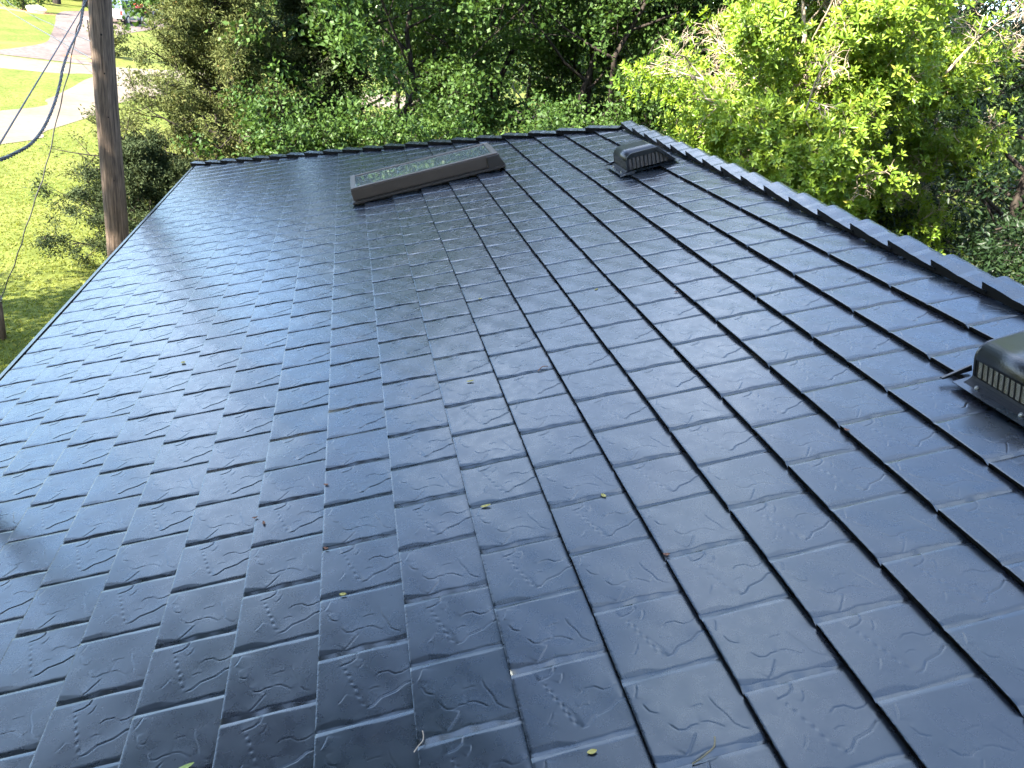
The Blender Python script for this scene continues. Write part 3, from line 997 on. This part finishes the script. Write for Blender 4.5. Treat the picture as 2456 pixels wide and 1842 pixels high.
make_tree('understory_shrub', gpos(-0.8, 14.3), 2.6, 1.4, .05, 24, 13000, M['leaf_mid'], 'low leafy shrub between the cedar and the hip corner', 'shrub', 'shrubs beyond the hip', seed=9, stems=4, trunk_r=.06, Lf=.09, Wf=.06, spread=.13)

# cedars by the pole
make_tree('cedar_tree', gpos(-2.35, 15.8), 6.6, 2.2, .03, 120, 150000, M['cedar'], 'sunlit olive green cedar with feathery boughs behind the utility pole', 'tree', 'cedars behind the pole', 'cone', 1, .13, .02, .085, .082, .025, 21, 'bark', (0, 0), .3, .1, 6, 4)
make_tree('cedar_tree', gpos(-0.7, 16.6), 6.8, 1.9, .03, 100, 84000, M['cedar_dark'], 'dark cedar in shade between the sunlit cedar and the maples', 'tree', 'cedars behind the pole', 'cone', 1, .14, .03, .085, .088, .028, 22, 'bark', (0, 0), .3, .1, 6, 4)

make_tree('juniper_bush', gpos(-3.55, 14.3), 2.5, 1.55, .03, 44, 60000, M['cedar_dark'], 'low dark juniper bush spreading its boughs behind the foot of the pole', 'bush', None, 'cone', 2, .07, .03, .07, .07, .022, 23, 'bark', (0, 0), .3, .1, 6, 4)

# dark trees on the right, beyond the yellow-green tree
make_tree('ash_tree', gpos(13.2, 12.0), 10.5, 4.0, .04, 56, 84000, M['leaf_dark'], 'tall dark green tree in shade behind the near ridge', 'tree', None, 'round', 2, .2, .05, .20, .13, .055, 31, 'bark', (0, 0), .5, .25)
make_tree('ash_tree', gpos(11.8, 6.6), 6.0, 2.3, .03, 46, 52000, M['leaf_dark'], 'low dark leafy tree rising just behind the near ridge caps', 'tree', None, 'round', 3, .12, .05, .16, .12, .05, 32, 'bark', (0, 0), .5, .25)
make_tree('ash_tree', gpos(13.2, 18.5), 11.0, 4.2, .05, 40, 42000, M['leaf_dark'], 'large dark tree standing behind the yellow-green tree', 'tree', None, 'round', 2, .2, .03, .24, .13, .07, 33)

# tall trees on the left shade the roof; the last two, behind, darken reflections
SG = 'tall trees shading the house from the left'
for i, (x, y, h, rad, sd_) in enumerate([(-12.6, -0.8, 16.5, 4.3, 41), (-9.0, -4.8, 14.2, 4.0, 42), (-8.2, -11.0, 14.0, 4.4, 43), (-1.5, -15.5, 15.0, 4.4, 45), (7.5, -13.0, 15.0, 4.6, 46)]):
    make_tree('oak_tree', gpos(x, y), h, rad, .22, 40, 17000, M['leaf_mid'], 'tall broad-leaved tree on the lawn around the house', 'tree', SG, 'round', 1, .28, 0, .34, .32, .24, sd_)

make_tree('oak_tree', gpos(-4.1, 3.5), 10.4, 3.3, .78, 30, 13000, M['leaf_mid'], 'high crowned tree on the lawn left of the eave, its limbs over the roof', 'tree', None, 'round', 1, .24, 0, .32, .26, .19, 48)
make_tree('lilac_shrub', gpos(-9.3, 8.6), 4.0, 2.1, .06, 30, 14000, M['leaf_mid'], 'rounded leafy shrub on the lawn left of the stub post', 'shrub', None, 'round', 5, .08, 0, .18, .12, .08, 47)
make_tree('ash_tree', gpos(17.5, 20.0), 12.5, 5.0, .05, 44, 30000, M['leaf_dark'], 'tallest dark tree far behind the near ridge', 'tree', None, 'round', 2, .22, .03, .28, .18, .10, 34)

# ---- yellow-green tree over the ridge: rosettes of long leaves on pale twigs
r = np.random.default_rng(77)
mag = empty('magnolia_tree', gpos(8.1, 11.7))
tag(mag, 'sunlit yellow-green tree with leaf rosettes and pale bare twigs beyond the ridge', 'tree')
tr, lb, an = skeleton(r, 7.4, 2.25, .02, 72, 'round', 4, .26, .0, (-.3, -.2), 6, 5)
V, F = tubes(tr, 10); link('trunk', np_mesh('trunk', V, F, True), mag, M['pale_bark'])
V, F = tubes(lb, 5); link('branches', np_mesh('branches', V, F, True), mag, M['pale_bark'])


def rosette(r, n=8):
    ph = np.arange(n) * 2.399 + r.uniform(0, 6)
    el = np.linspace(.15, 1.15, n) + r.normal(size=n) * .12
    D_ = np.stack([np.cos(ph) * np.cos(el), np.sin(ph) * np.cos(el), np.sin(el)], 1)
    N_ = np.tile(np.array([[0, 0, 1.]]), (n, 1)) - D_ * .3 + r.normal(size=(n, 3)) * .15
    L_, W_, a = r.uniform(.078, .122, n), r.uniform(.029, .042, n), np.clip(r.normal(.45, .22, n), 0, 1)
    V, F, k = leaves(D_ * .012, D_, N_, L_, W_, True)
    V2, F2, k2 = leaves(D_ * .012, D_, N_, L_, W_ * 1.1, False)
    return V, F, np.repeat(a, k), V2, F2, np.repeat(a, k2)


ros = [rosette(r, 7 + i % 3) for i in range(6)]
ros_me = []
for V, F, a, _, _, _ in ros:
    me = np_mesh('leaf_cluster', V, F, False, a); me.materials.append(M['leaf_bright']); ros_me.append(me)
A, D = an
ctr = np.array([-.2, -.2, 4.2])
rel = (A - ctr) / np.array([2.5, 2.5, 3.4])
rad_ = np.linalg.norm(rel, axis=1)
# leaves sit on the outside of the crown; bare twigs show inside and in a few worn patches
worn = (np.sin(A[:, 0] * 1.9 + 1.1) * np.sin(A[:, 2] * 2.1 + .4) * np.sin(A[:, 1] * 1.7) > .34 - .26 * smooth01((A[:, 2] - 4.0) / 1.5))
ok = np.where((rad_ > .40) & ~worn)[0]
reps = []
for i in ok:
    for _ in range(9):
        reps.append((A[i] + r.normal(size=3) * .17, unit(D[i] * .55 + rel[i] * .5 + np.array([-.55, -.5, .55]) + r.normal(size=3) * .25), r.integers(6), r.uniform(.8, 1.25), r.uniform(0, 6.28)))
tw = []
for i in range(len(A)):
    for _ in range(4 if worn[i] else (3 if rad_[i] < .5 else 1)):
        d_ = unit(D[i] + r.normal(size=3) * .8 + np.array([0, 0, .3]))
        mid_ = A[i] + d_ * .11 + r.normal(size=3) * .012
        tw.append((A[i], mid_, .0055, .0042)); tw.append((mid_, mid_ + unit(d_ + r.normal(size=3) * .5) * .12, .0042, .002))
        tw.append((mid_, mid_ + unit(d_ + r.normal(size=3) * .9) * .10, .0035, .0018))
V, F = tubes(tw, 3); o = link('twigs', np_mesh('twigs', V, F, True), mag, M['twig']); o['kind'] = 'stuff'
cam_l = np.array(cam_pos) - np.array(mag.location)
view = unit(cam_l - ctr)
order = sorted(range(len(reps)), key=lambda i: -float((reps[i][0] - ctr) @ view) + r.uniform(0, .25))
bV, bF, bA, off = [], [], [], 0
for rank, i in enumerate(order):
    p, d_, kind_, sc, spin = reps[i]
    q = Vector(d_).to_track_quat('Z', 'Y').to_matrix() @ Matrix.Rotation(spin, 3, 'Z')
    if rank < 290:
        o = link('leaf_cluster', ros_me[kind_], mag)
        mw = (q * sc).to_4x4(); mw.translation = Vector(p); o.matrix_local = mw
    else:
        V, F, a = ros[kind_][3:]
        bV.append(V @ (np.array(q) * sc).T + p); bF.append(F + off); off += len(V); bA.append(np.clip(a + r.uniform(-.2, .2), 0, 1))
o = link('crown', np_mesh('crown', np.concatenate(bV), np.concatenate(bF), False, np.concatenate(bA)), mag, M['leaf_bright']); o['kind'] = 'stuff'

# far wood that closes the view
r = np.random.default_rng(5)
P_, SZ = [], []
for a in np.arange(-32, 75, 1.25):
    for ring_d in (100, 125):
        d_ = ring_d + r.uniform(-10, 10)
        x, y = d_ * math.sin(R(a)), d_ * math.cos(R(a))
        h = r.uniform(8, 14); rr = r.uniform(3.0, 5.0)
        n_ = 420
        q = rand_dir(r, n_) * (r.random((n_, 1)) ** .33) * np.array([rr, rr, h * .5]) + np.array([x, y, float(gz(y)) + h * .5])
        P_.append(q)
for a in np.arange(2, 66, 2.2):
    d_ = r.uniform(40, 52); x, y = d_ * math.sin(R(a)), d_ * math.cos(R(a)); h = r.uniform(7, 12); rr = r.uniform(2.4, 3.6); n_ = 1000
    if 10 < a: P_.append(rand_dir(r, n_) * (r.random((n_, 1)) ** .33) * np.array([rr, rr, h * .5]) + np.array([x, y, float(gz(y)) + h * .5]))
P_ = np.concatenate(P_); n_ = len(P_)
dist = np.linalg.norm(P_[:, :2], axis=1)
V, F, k = leaves(P_, rand_dir(r, n_), unit(r.normal(size=(n_, 3)) + np.array([0, 0, .8])), r.uniform(.7, 1.2, n_) * np.where(dist < 60, .45, 1.0), r.uniform(.5, .9, n_) * np.where(dist < 60, .45, 1.0))
wood = link('far_wood', np_mesh('far_wood', V, F, False, np.repeat(r.random(n_), k)), None, M['far_leaf'])
tag(wood, 'distant belt of green woodland beyond the lawns', 'wood', None, 'stuff')

# grass blades on the near lawn
n_ = 120000
d_ = 7.0 + 32 * r.random(n_) ** 1.6; az = np.radians(r.uniform(-42, -6, n_))
X = d_ * np.sin(az); Y = d_ * np.cos(az) - 1.4
keep = ~((X > XE - .1) & (Y < V_E * S + .1))
poly = np.array([tuple(p) for p in near_edge + far_edge])
ins = np.zeros(n_, bool)
for i in range(len(poly)):
    (x0, y0), (x1, y1) = poly[i], poly[i - 1]
    ins ^= ((y0 > Y) != (y1 > Y)) & (X < (x1 - x0) * (Y - y0) / (y1 - y0 + 1e-12) + x0)
keep &= ~ins
X, Y, d_ = X[keep], Y[keep], d_[keep]; n_ = len(X)
fade = np.clip((42 - d_) / 22, .25, 1)
hgt = r.uniform(.015, .042, n_) * fade; wd = r.uniform(.004, .008, n_) * (1 + d_ / 10)
base = np.stack([X, Y, gz(Y)], 1); an_ = r.uniform(0, 6.28, n_)
sd_ = np.stack([np.cos(an_), np.sin(an_), 0 * an_], 1) * wd[:, None]
tip = base + np.stack([r.normal(size=n_) * .5, r.normal(size=n_) * .5, np.ones(n_)], 1) * hgt[:, None]
V = np.stack([base - sd_, base + sd_, tip], 1).reshape(-1, 3); F = np.arange(n_ * 3).reshape(-1, 3)
o = link('grass', np_mesh('grass', V, F, False, r.random(n_)), None, M['grass'])
tag(o, 'short uneven grass growing on the near lawn', 'grass', None, 'stuff')

# ------------------------------------------------------------------ pole, mast and cables
PX, PY = -3.0, 10.25
pole = empty('utility_pole', gpos(PX, PY)); tag(pole, 'weathered grey-brown wooden utility pole beside the eave', 'utility pole')
mb = MB()
n_ring, n_seg = 22, 28
prev = None
for i in range(n_ring + 1):
    z = -.3 + 9.6 * i / n_ring
    rad = .158 - .0045 * z
    ringv = []
    for k in range(n_seg):
        a = 2 * math.pi * k / n_seg
        rr = rad * (1 + .012 * math.sin(k * 2.3 + i * .15) + .010 * math.sin(k * 5.1 + .4 * math.sin(i * .7)))
        ringv.append(mb.bm.verts.new((rr * math.cos(a) + .012 * math.sin(i * .5), rr * math.sin(a), z)))
    if prev:
        for k in range(n_seg):
            mb.bm.faces.new((prev[k], prev[(k + 1) % n_seg], ringv[(k + 1) % n_seg], ringv[k]))
    prev = ringv
mb.bm.faces.new(prev)
mb.build('shaft', M['pole'], pole, True)
tocam = Vector((cam_pos.x - PX, cam_pos.y - PY, 0)).normalized()
side = Vector((-tocam.y, tocam.x, 0))
for z, off_, rr in ((4.38, -.018, .013), (3.92, -.012, .011), (3.38, -.004, .009), (2.55, .01, .008)):
    p = tocam * (.156 - .0045 * z) + side * off_
    mb = MB(); mb.cyl((p.x - tocam.x * .03, p.y - tocam.y * .03, z), (p.x + tocam.x * .006, p.y + tocam.y * .006, z), rr, rr, 10)
    mb.build('bolt_hole', M['hole'], pole)
mb = MB(); q = side * -.16 if side.x > 0 else side * .16
mb.box((q.x, q.y, 4.83), (.05, .06, .16), None, .008); mb.build('cable_bracket', M['galv'], pole)

mast = empty('service_mast', rw(-6.5, 7.4, 0)); tag(mast, 'grey steel service mast rising through the shingles by the eave', 'mast')
mb = MB(); mb.cyl((0, 0, -.1), (0, 0, 1.45), .032, .032, 14); mb.build('pipe', M['galv'], mast, True)
mb = MB(); mb.cyl((0, 0, -.02), (0, 0, .10), .085, .036, 16); mb.build('boot', M['vent'], mast, True)
mb = MB(); mb.cyl((0, 0, 1.42), (-.02, .06, 1.53), .042, .036, 12); mb.cyl((-.02, .06, 1.53), (-.05, .14, 1.47), .04, .02, 12); mb.build('weatherhead', M['galv'], mast, True)
mtop = Vector(mast.location) + Vector((0, .03, 1.12))

drop_pts = [(-3.08, 10.12, 4.86), (-2.985, 9.60, 4.80), (-2.948, 9.394, 4.775), (-2.861, 8.93, 4.624), (-2.779, 8.491, 4.52), (-2.567, 7.367, 4.40), (-2.447, 6.729, 4.29),
            (-2.40, 6.47, 4.20), (-2.299, 5.939, 4.094), (-2.168, 5.242, 4.02), (-2.04, 4.56, 4.02), (-1.9, 3.82, 4.09), (-1.75, 3.02, 4.17), (mtop.x, mtop.y, mtop.z + .02)]
sp = smooth_line(drop_pts, 14)
drop = empty('service_cable', drop_pts[0]); tag(drop, 'thick twisted service cable sagging from the pole to the mast', 'cable')
tot = 0; strands = [[], [], []]
for i, p in enumerate(sp):
    if i: tot += float(np.linalg.norm(sp[i] - sp[i - 1]))
    t_ = unit(sp[min(i + 1, len(sp) - 1)] - sp[max(i - 1, 0)])
    e1v = unit(np.cross(t_, np.array([0, 0, 1.]))); e2v = np.cross(t_, e1v)
    for k in range(3):
        a = tot * 2 * math.pi / .30 + k * 2.094
        strands[k].append(tuple(p + (e1v * math.cos(a) + e2v * math.sin(a)) * .0078 - np.array(drop_pts[0])))
for k in range(3):
    curve_tube('strand', strands[k], .0056, M['wire_grey'] if k == 2 else M['wire'], drop, 2)


def wire(name, pts, rad, label, mat='wire', wav=.0):
    q = [np.array(p, float) for p in pts]
    if wav:
        q = smooth_line(q, 4)
        q = [p + np.array([math.sin(i * 1.7) * wav, 0, math.cos(i * 2.3) * wav]) for i, p in enumerate(q)]
    o = curve_tube(name, [tuple(p - q[0]) for p in q], rad, M[mat])
    o.location = tuple(q[0])
    return tag(o, label, 'cable')


wire('phone_cable', [(-3.10, 10.15, 4.80), (-2.968, 9.5, 4.755), (-2.41, 6.5, 4.47), (-1.852, 3.563, 4.209), (-1.55, 1.95, 4.05)], .0050, 'thin straight cable running from the pole to the mast beside the twisted one')
wire('guy_wire', [(-3.16, 10.32, 4.80), (-3.289, 10.381, 4.515), (-3.361, 10.361, 4.284), (-3.461, 10.332, 3.871), (-3.618, 10.285, 3.337), (-3.765, 10.238, 2.788), (-3.911, 10.19, 2.337),
                  (-4.113, 10.13, 1.79), (-4.222, 10.11, 1.467), (-4.42, 10.12, 1.0), (-4.60, 10.16, .62)], .0075, 'kinked thin cable dropping from the pole to the short wooden post', 'wire', .009)
wire('far_cable', [(-3.133, 10.32, 4.04), (-8.3, 23.3, 3.52), (-13.43, 36.31, 3.09), (-25, 66, 3.4)], .011, 'thin far cable leaving the pole low toward the concrete road')
wire('far_cable', [(-3.12, 10.324, 4.25), (-8.2, 23.3, 3.70), (-13.3, 36.36, 3.29), (-25.5, 68, 3.9)], .008, 'fainter upper far cable leaving the pole above the other far cable')

post = empty('stub_post', gpos(-4.72, 10.35)); tag(post, 'short brown wooden post standing in the shaded lawn', 'post')
mb = MB(); mb.cyl((0, 0, -.2), (.02, 0, .66), .085, .072, 14); mb.build('shaft', M['pole'], post, True)
mb = MB(); mb.cyl((.02, 0, .59), (.02, 0, .63), .080, .080, 14); mb.build('band', M['galv'], post)

mk = empty('marker_post', gpos(-12.81, 46.1)); tag(mk, 'thin post with a small top plate beside the gravel lot', 'post')
mb = MB(); mb.cyl((0, 0, -.1), (-.10, 0, 1.75), .035, .03, 8); mb.build('shaft', M['bark'], mk)
mb = MB(); mb.box((-.12, 0, 1.80), (.30, .05, .10), None, .01); mb.build('top_plate', M['galv'], mk)

# ------------------------------------------------------------------ things on the far lot
M['paint_silver'] = mat_plain('silver_paint', (0.50, 0.49, 0.46), 0.3, 0.5, 0.05, 5, 0.5, 0, 0.6)
M['paint_red'] = mat_plain('red_paint', (0.55, 0.030, 0.020), 0.3, 0.0, 0.08, 5, 0.5, 0, 0.7)
M['car_glass'] = mat_plain('car_glass', (0.035, 0.045, 0.055), 0.08, 0.0, 0.05, 5, 0.8)
M['tyre'] = mat_plain('tyre_rubber', (0.018, 0.018, 0.018), 0.85)
M['rim'] = mat_plain('alloy_rim', (0.5, 0.5, 0.5), 0.3, 0.8)
M['tail'] = mat_plain('red_lamp', (0.45, 0.02, 0.015), 0.2)
M['headlamp'] = mat_plain('clear_lamp', (0.75, 0.75, 0.72), 0.15)
M['bumper'] = mat_plain('dark_plastic', (0.03, 0.03, 0.03), 0.6)


def make_car(name, loc, rz, paint, label, L=4.6, W=1.85, H=1.75, suv=True):
    root = empty(name, loc, rz); tag(root, label, 'car', 'vehicles parked on the gravel lot')
    hw = W / 2
    # body section list: (y, bottom, top, half width), y forward
    belt, sill = H * .56, .30
    prof = ([(-L / 2, .55, belt - .05, hw * .90), (-L / 2 + .10, .40, belt, hw * .97), (-L * .2, sill, belt + .03, hw), (L * .18, sill, belt + .02, hw),
             (L * .27, sill, belt - .06, hw * .98), (L / 2 - .25, .36, belt - .16, hw * .95), (L / 2, .48, belt - .32, hw * .84)])
    mb = MB(); rings = []
    for y, zb, zt, w in prof:
        pts = [(-w * .93, zb), (-w, zb + .16), (-w, zt - .20), (-w * .95, zt - .03), (-w * .80, zt), (w * .80, zt), (w * .95, zt - .03), (w, zt - .20), (w, zb + .16), (w * .93, zb)]
        rings.append([mb.bm.verts.new((x, y, z)) for x, z in pts])
    for a, b_ in zip(rings[:-1], rings[1:]):
        for k in range(len(a)):
            mb.bm.faces.new((a[k], a[(k + 1) % len(a)], b_[(k + 1) % len(a)], b_[k]))
    mb.bm.faces.new(rings[0]); mb.bm.faces.new(rings[-1][::-1])
    mb.build('body', M[paint], root, True, .02)
    yb0, yb1 = -L / 2 + .12, L * .19
    yt0, yt1 = (-L / 2 + .35, L * .02) if suv else (-L / 2 + .75, -L * .02)
    wb, wt = hw * .90, hw * .72
    mb = MB(); zb = belt - .02
    mb.hexa([(-wb, yb0, zb), (wb, yb0, zb), (wb, yb1, zb), (-wb, yb1, zb), (-wt, yt0, H), (wt, yt0, H), (wt, yt1, H), (-wt, yt1, H)])
    mb.build('cabin', M[paint], root, False, .06)

    def pane(nm, c0, c1, c2, c3, out):
        c = [Vector(p) for p in (c0, c1, c2, c3)]
        ctr_ = sum(c, Vector()) / 4
        c = [ctr_ + (p - ctr_) * .84 + Vector(out) * .012 for p in c]
        m_ = MB(); m_.hexa([p - Vector(out) * .02 for p in c] + c); m_.build(nm, M['car_glass'], root)
    pane('rear_window', (-wb, yb0, zb + .04), (wb, yb0, zb + .04), (wt, yt0, H), (-wt, yt0, H), (0, -1, .3))
    pane('windshield', (wb, yb1, zb + .04), (-wb, yb1, zb + .04), (-wt, yt1, H), (wt, yt1, H), (0, 1, .6))
    for s_ in (-1, 1):
        for f0, f1 in ((0, .30), (.31, .63), (.64, 1)):
            la = lambda f, z0: (s_ * (wb if z0 else wt), (yb0 + (yb1 - yb0) * f) if z0 else (yt0 + (yt1 - yt0) * f), (zb + .04) if z0 else H)
            pane('side_window', la(f0, 1), la(f1, 1), la(f1, 0), la(f0, 0), (s_, 0, .2))
        for yy in (-L * .29, L * .31):
            m_ = MB(); m_.cyl((s_ * (hw - .21), yy, .34), (s_ * (hw + .015), yy, .34), .34, .34, 20); w_ = m_.build('wheel', M['tyre'], root)
            m_ = MB(); m_.cyl((s_ * (hw + .010), yy, .34), (s_ * (hw + .03), yy, .34), .21, .19, 14); m_.build('rim', M['rim'], w_)
        m_ = MB(); m_.box((s_ * hw * .84, -L / 2 + .03, belt - .18), (.16, .10, .30), None, .02); m_.build('tail_light', M['tail'], root)
        m_ = MB(); m_.box((s_ * hw * .66, L / 2 - .07, belt - .42), (.36, .12, .14), None, .02); m_.build('headlight', M['headlamp'], root)
        m_ = MB(); m_.box((s_ * (hw + .09), yb1 - .25, zb + .10), (.16, .10, .12), None, .02); m_.build('mirror', M[paint], root)
    m_ = MB(); m_.box((0, -L / 2 - .03, .50), (W * .92, .16, .24), None, .03); m_.build('rear_bumper', M[paint], root)
    m_ = MB(); m_.box((0, L / 2 - .02, .46), (W * .88, .16, .24), None, .03); m_.build('front_bumper', M['bumper'], root)
    return root


make_car('parked_car', gpos(-16.9, 70.3), R(-8), 'paint_silver', 'silver sport utility car parked with its rear toward the house')
make_car('parked_car', gpos(-18.2, 80.3), R(172), 'paint_red', 'bright red car parked on the lot beyond the silver one', 4.8, 1.9, 1.8, True)
mb = MB(); mb.box((0, 0, .9), (1.5, 1.1, 1.7), None, .04); mb.box((0, 0, 1.78), (1.6, 1.2, .08), None, .02)
wb_ = mb.build('storage_box', M['trim'], None); wb_.location = gpos(-16.9, 82.5); wb_.rotation_euler = (0, 0, R(20))
tag(wb_, 'white upright box standing beyond the red car', 'box')


def low_bush(name, x, y, h, rad, n, mat, label, Lf, Wf, seed):
    return make_tree(name, gpos(x, y), h, rad, .05, 16, n, mat, label, 'bush', None, 'round', 4, .05, 0, rad * .16, Lf, Wf, seed, sub=4, twig=3)


low_bush('garden_bush', -23.4, 68.6, 1.5, .9, 1600, M['leaf_mid'], 'small round green bush by the soil bed on the far lawn', .18, .12, 51)
low_bush('garden_bush', -25.3, 78.0, .8, .7, 900, M['leaf_mid'], 'tiny clipped bush on the far lawn beside the tree shadow', .18, .12, 52)
low_bush('garden_bush', -12.0, 46.6, 1.0, .9, 1500, M['cedar'], 'scruffy yellow bush on the orange soil patch', .16, .10, 53)
low_bush('flowering_bush', -14.6, 80.0, 1.3, 1.1, 1500, M['orange_leaf'], 'orange flowering bush beside the white box', .18, .12, 54)
make_tree('yard_tree', gpos(-24.6, 80.5), 8.0, 2.6, .30, 22, 6000, M['leaf_mid'], 'leaning dark trunked tree on the far lawn', 'tree', None, 'round', 2, .35, 0, .3, .3, .22, 55)
make_tree('yard_tree', gpos(-22.6, 82.5), 8.6, 2.8, .30, 22, 6000, M['leaf_mid'], 'thick trunked tree on the far lawn behind the gravel lot', 'tree', None, 'round', 1, .45, 0, .3, .3, .22, 56)
me = bpy.data.meshes.new('garden_rock'); bm = bmesh.new(); bmesh.ops.create_icosphere(bm, subdivisions=3, radius=.5)
for v_ in bm.verts:
    f = 1 + .16 * math.sin(v_.co.x * 7 + 1) * math.sin(v_.co.y * 6) + .1 * math.sin(v_.co.z * 11)
    v_.co = Vector((v_.co.x * 1.3 * f, v_.co.y * .8 * f, v_.co.z * .7 * f))
bm.to_mesh(me); bm.free()
o = link('garden_rock', me, None, M['rock']); o.location = (-22.4, 68.4, float(gz(68.4)) + .2)
tag(o, 'pale yellowish rock beside the small bush on the far lawn', 'rock')

# ------------------------------------------------------------------ litter on the roof
M['lf_yellow'] = mat_plain('fallen_leaf_yellow', (0.30, 0.25, 0.06), 0.6, 0, .25, 120)
M['lf_green'] = mat_plain('fallen_leaf_green', (0.22, 0.27, 0.07), 0.6, 0, .25, 120)
M['lf_brown'] = mat_plain('fallen_leaf_brown', (0.14, 0.06, 0.03), 0.7, 0, .3, 120)


def lie(u):
    """height of the shingle face at u, over the butt plane, in courses"""
    return -BUTT * (u % 1.0) / S + 0.003


def leaf_litter(u, v, L, W, ang, mat, label, group, curl=.25):
    n = 7
    V, F = [], []
    for i in range(n):
        t = i / (n - 1)
        w = W * .5 * math.sin(math.pi * (t * .94 + .03)) ** .8
        y = (t - .5) * L
        zc = .0018 + curl * L * (t - .5) ** 2 * 1.6
        V += [(-w, y, zc + w * .35), (0, y, zc - .0008), (w, y, zc + w * .30)]
    for i in range(n - 1):
        for k in range(2):
            F.append((i * 3 + k, i * 3 + k + 1, i * 3 + k + 4, i * 3 + k + 3))
    me = bpy.data.meshes.new('fallen_leaf'); me.from_pydata(V, [], F); me.update(); me.materials.append(M[mat])
    o = link('fallen_leaf', me)
    o.modifiers.new('s', 'SOLIDIFY').thickness = .0008
    o.matrix_world = Matrix.Translation(rw(u, v, lie(u))) @ roof_rot.to_4x4() @ Matrix.Rotation(ang, 4, 'Z')
    tag(o, label, 'leaf', group)


LG = 'small fallen yellow leaves scattered on the roof'
for u, v, a in ((2.54, 6.49, 1.4), (3.30, 10.11, .9), (2.21, 2.83, 1.5), (3.71, 2.4, .4), (.28, 1.92, 1.2), (2.53, -1.06, 1.5), (5.61, 9.02, 2.0)):
    leaf_litter(u, v, .034 if u in (2.54, 2.21) else .022, .012, a, 'lf_yellow', 'small yellow fallen leaf lying on the dark shingles', LG)
leaf_litter(-1.31, .11, .048, .015, 1.75, 'lf_green', 'pale green narrow fallen leaf lying on the shingles', None)
leaf_litter(-3.34, 11.01, .034, .022, .7, 'lf_yellow', 'pale tan fallen leaf alone on the shingles toward the eave', None)
BG = 'tiny brown leaf scraps on the roof'
for u, v, a in ((7.0, 2.24, .5), (6.91, 7.91, 1.0), (-.86, 3.87, .2), (4.03, .99, 1.2), (.06, 2.88, .9), (.03, 4.4, 1.1), (-1.0, 4.05, 1.5)):
    leaf_litter(u, v, .019, .010, a, 'lf_brown', 'tiny brown leaf scrap caught on the shingle edges', BG, .6)


M['dry_stem'] = mat_plain('dry_stem', (0.10, 0.085, 0.045), 0.7, 0, .5, 90)


def twig_thing(u, v, pts, rad, label, mat):
    loc = rw(u, v, lie(u))
    o = curve_tube('fallen_twig', pts, rad, M[mat])
    o.matrix_world = Matrix.Translation(loc) @ roof_rot.to_4x4()
    tag(o, label, 'twig')


twig_thing(3.47, -1.42, [(-.042, -.010, .004), (-.02, -.006, .007), (0, .001, .009), (.014, .006, .010), (.022, .016, .011), (.026, .028, .012)], .0020, 'curled dry stem lying on the shingles', 'dry_stem')
twig_thing(1.01, -.50, [(-.012, -.012, .003), (0, 0, .006), (.012, .006, .007), (.016, .022, .008), (.014, .034, .009)], .0013, 'thin pale twig caught at a shingle corner', 'twig')
twig_thing(3.78, 6.24, [(-.02, -.01, .004), (0, .004, .012), (.012, .012, .010), (.03, .010, .004)], .0020, 'small dark brown twig with a bent end on the shingles', 'lf_brown')
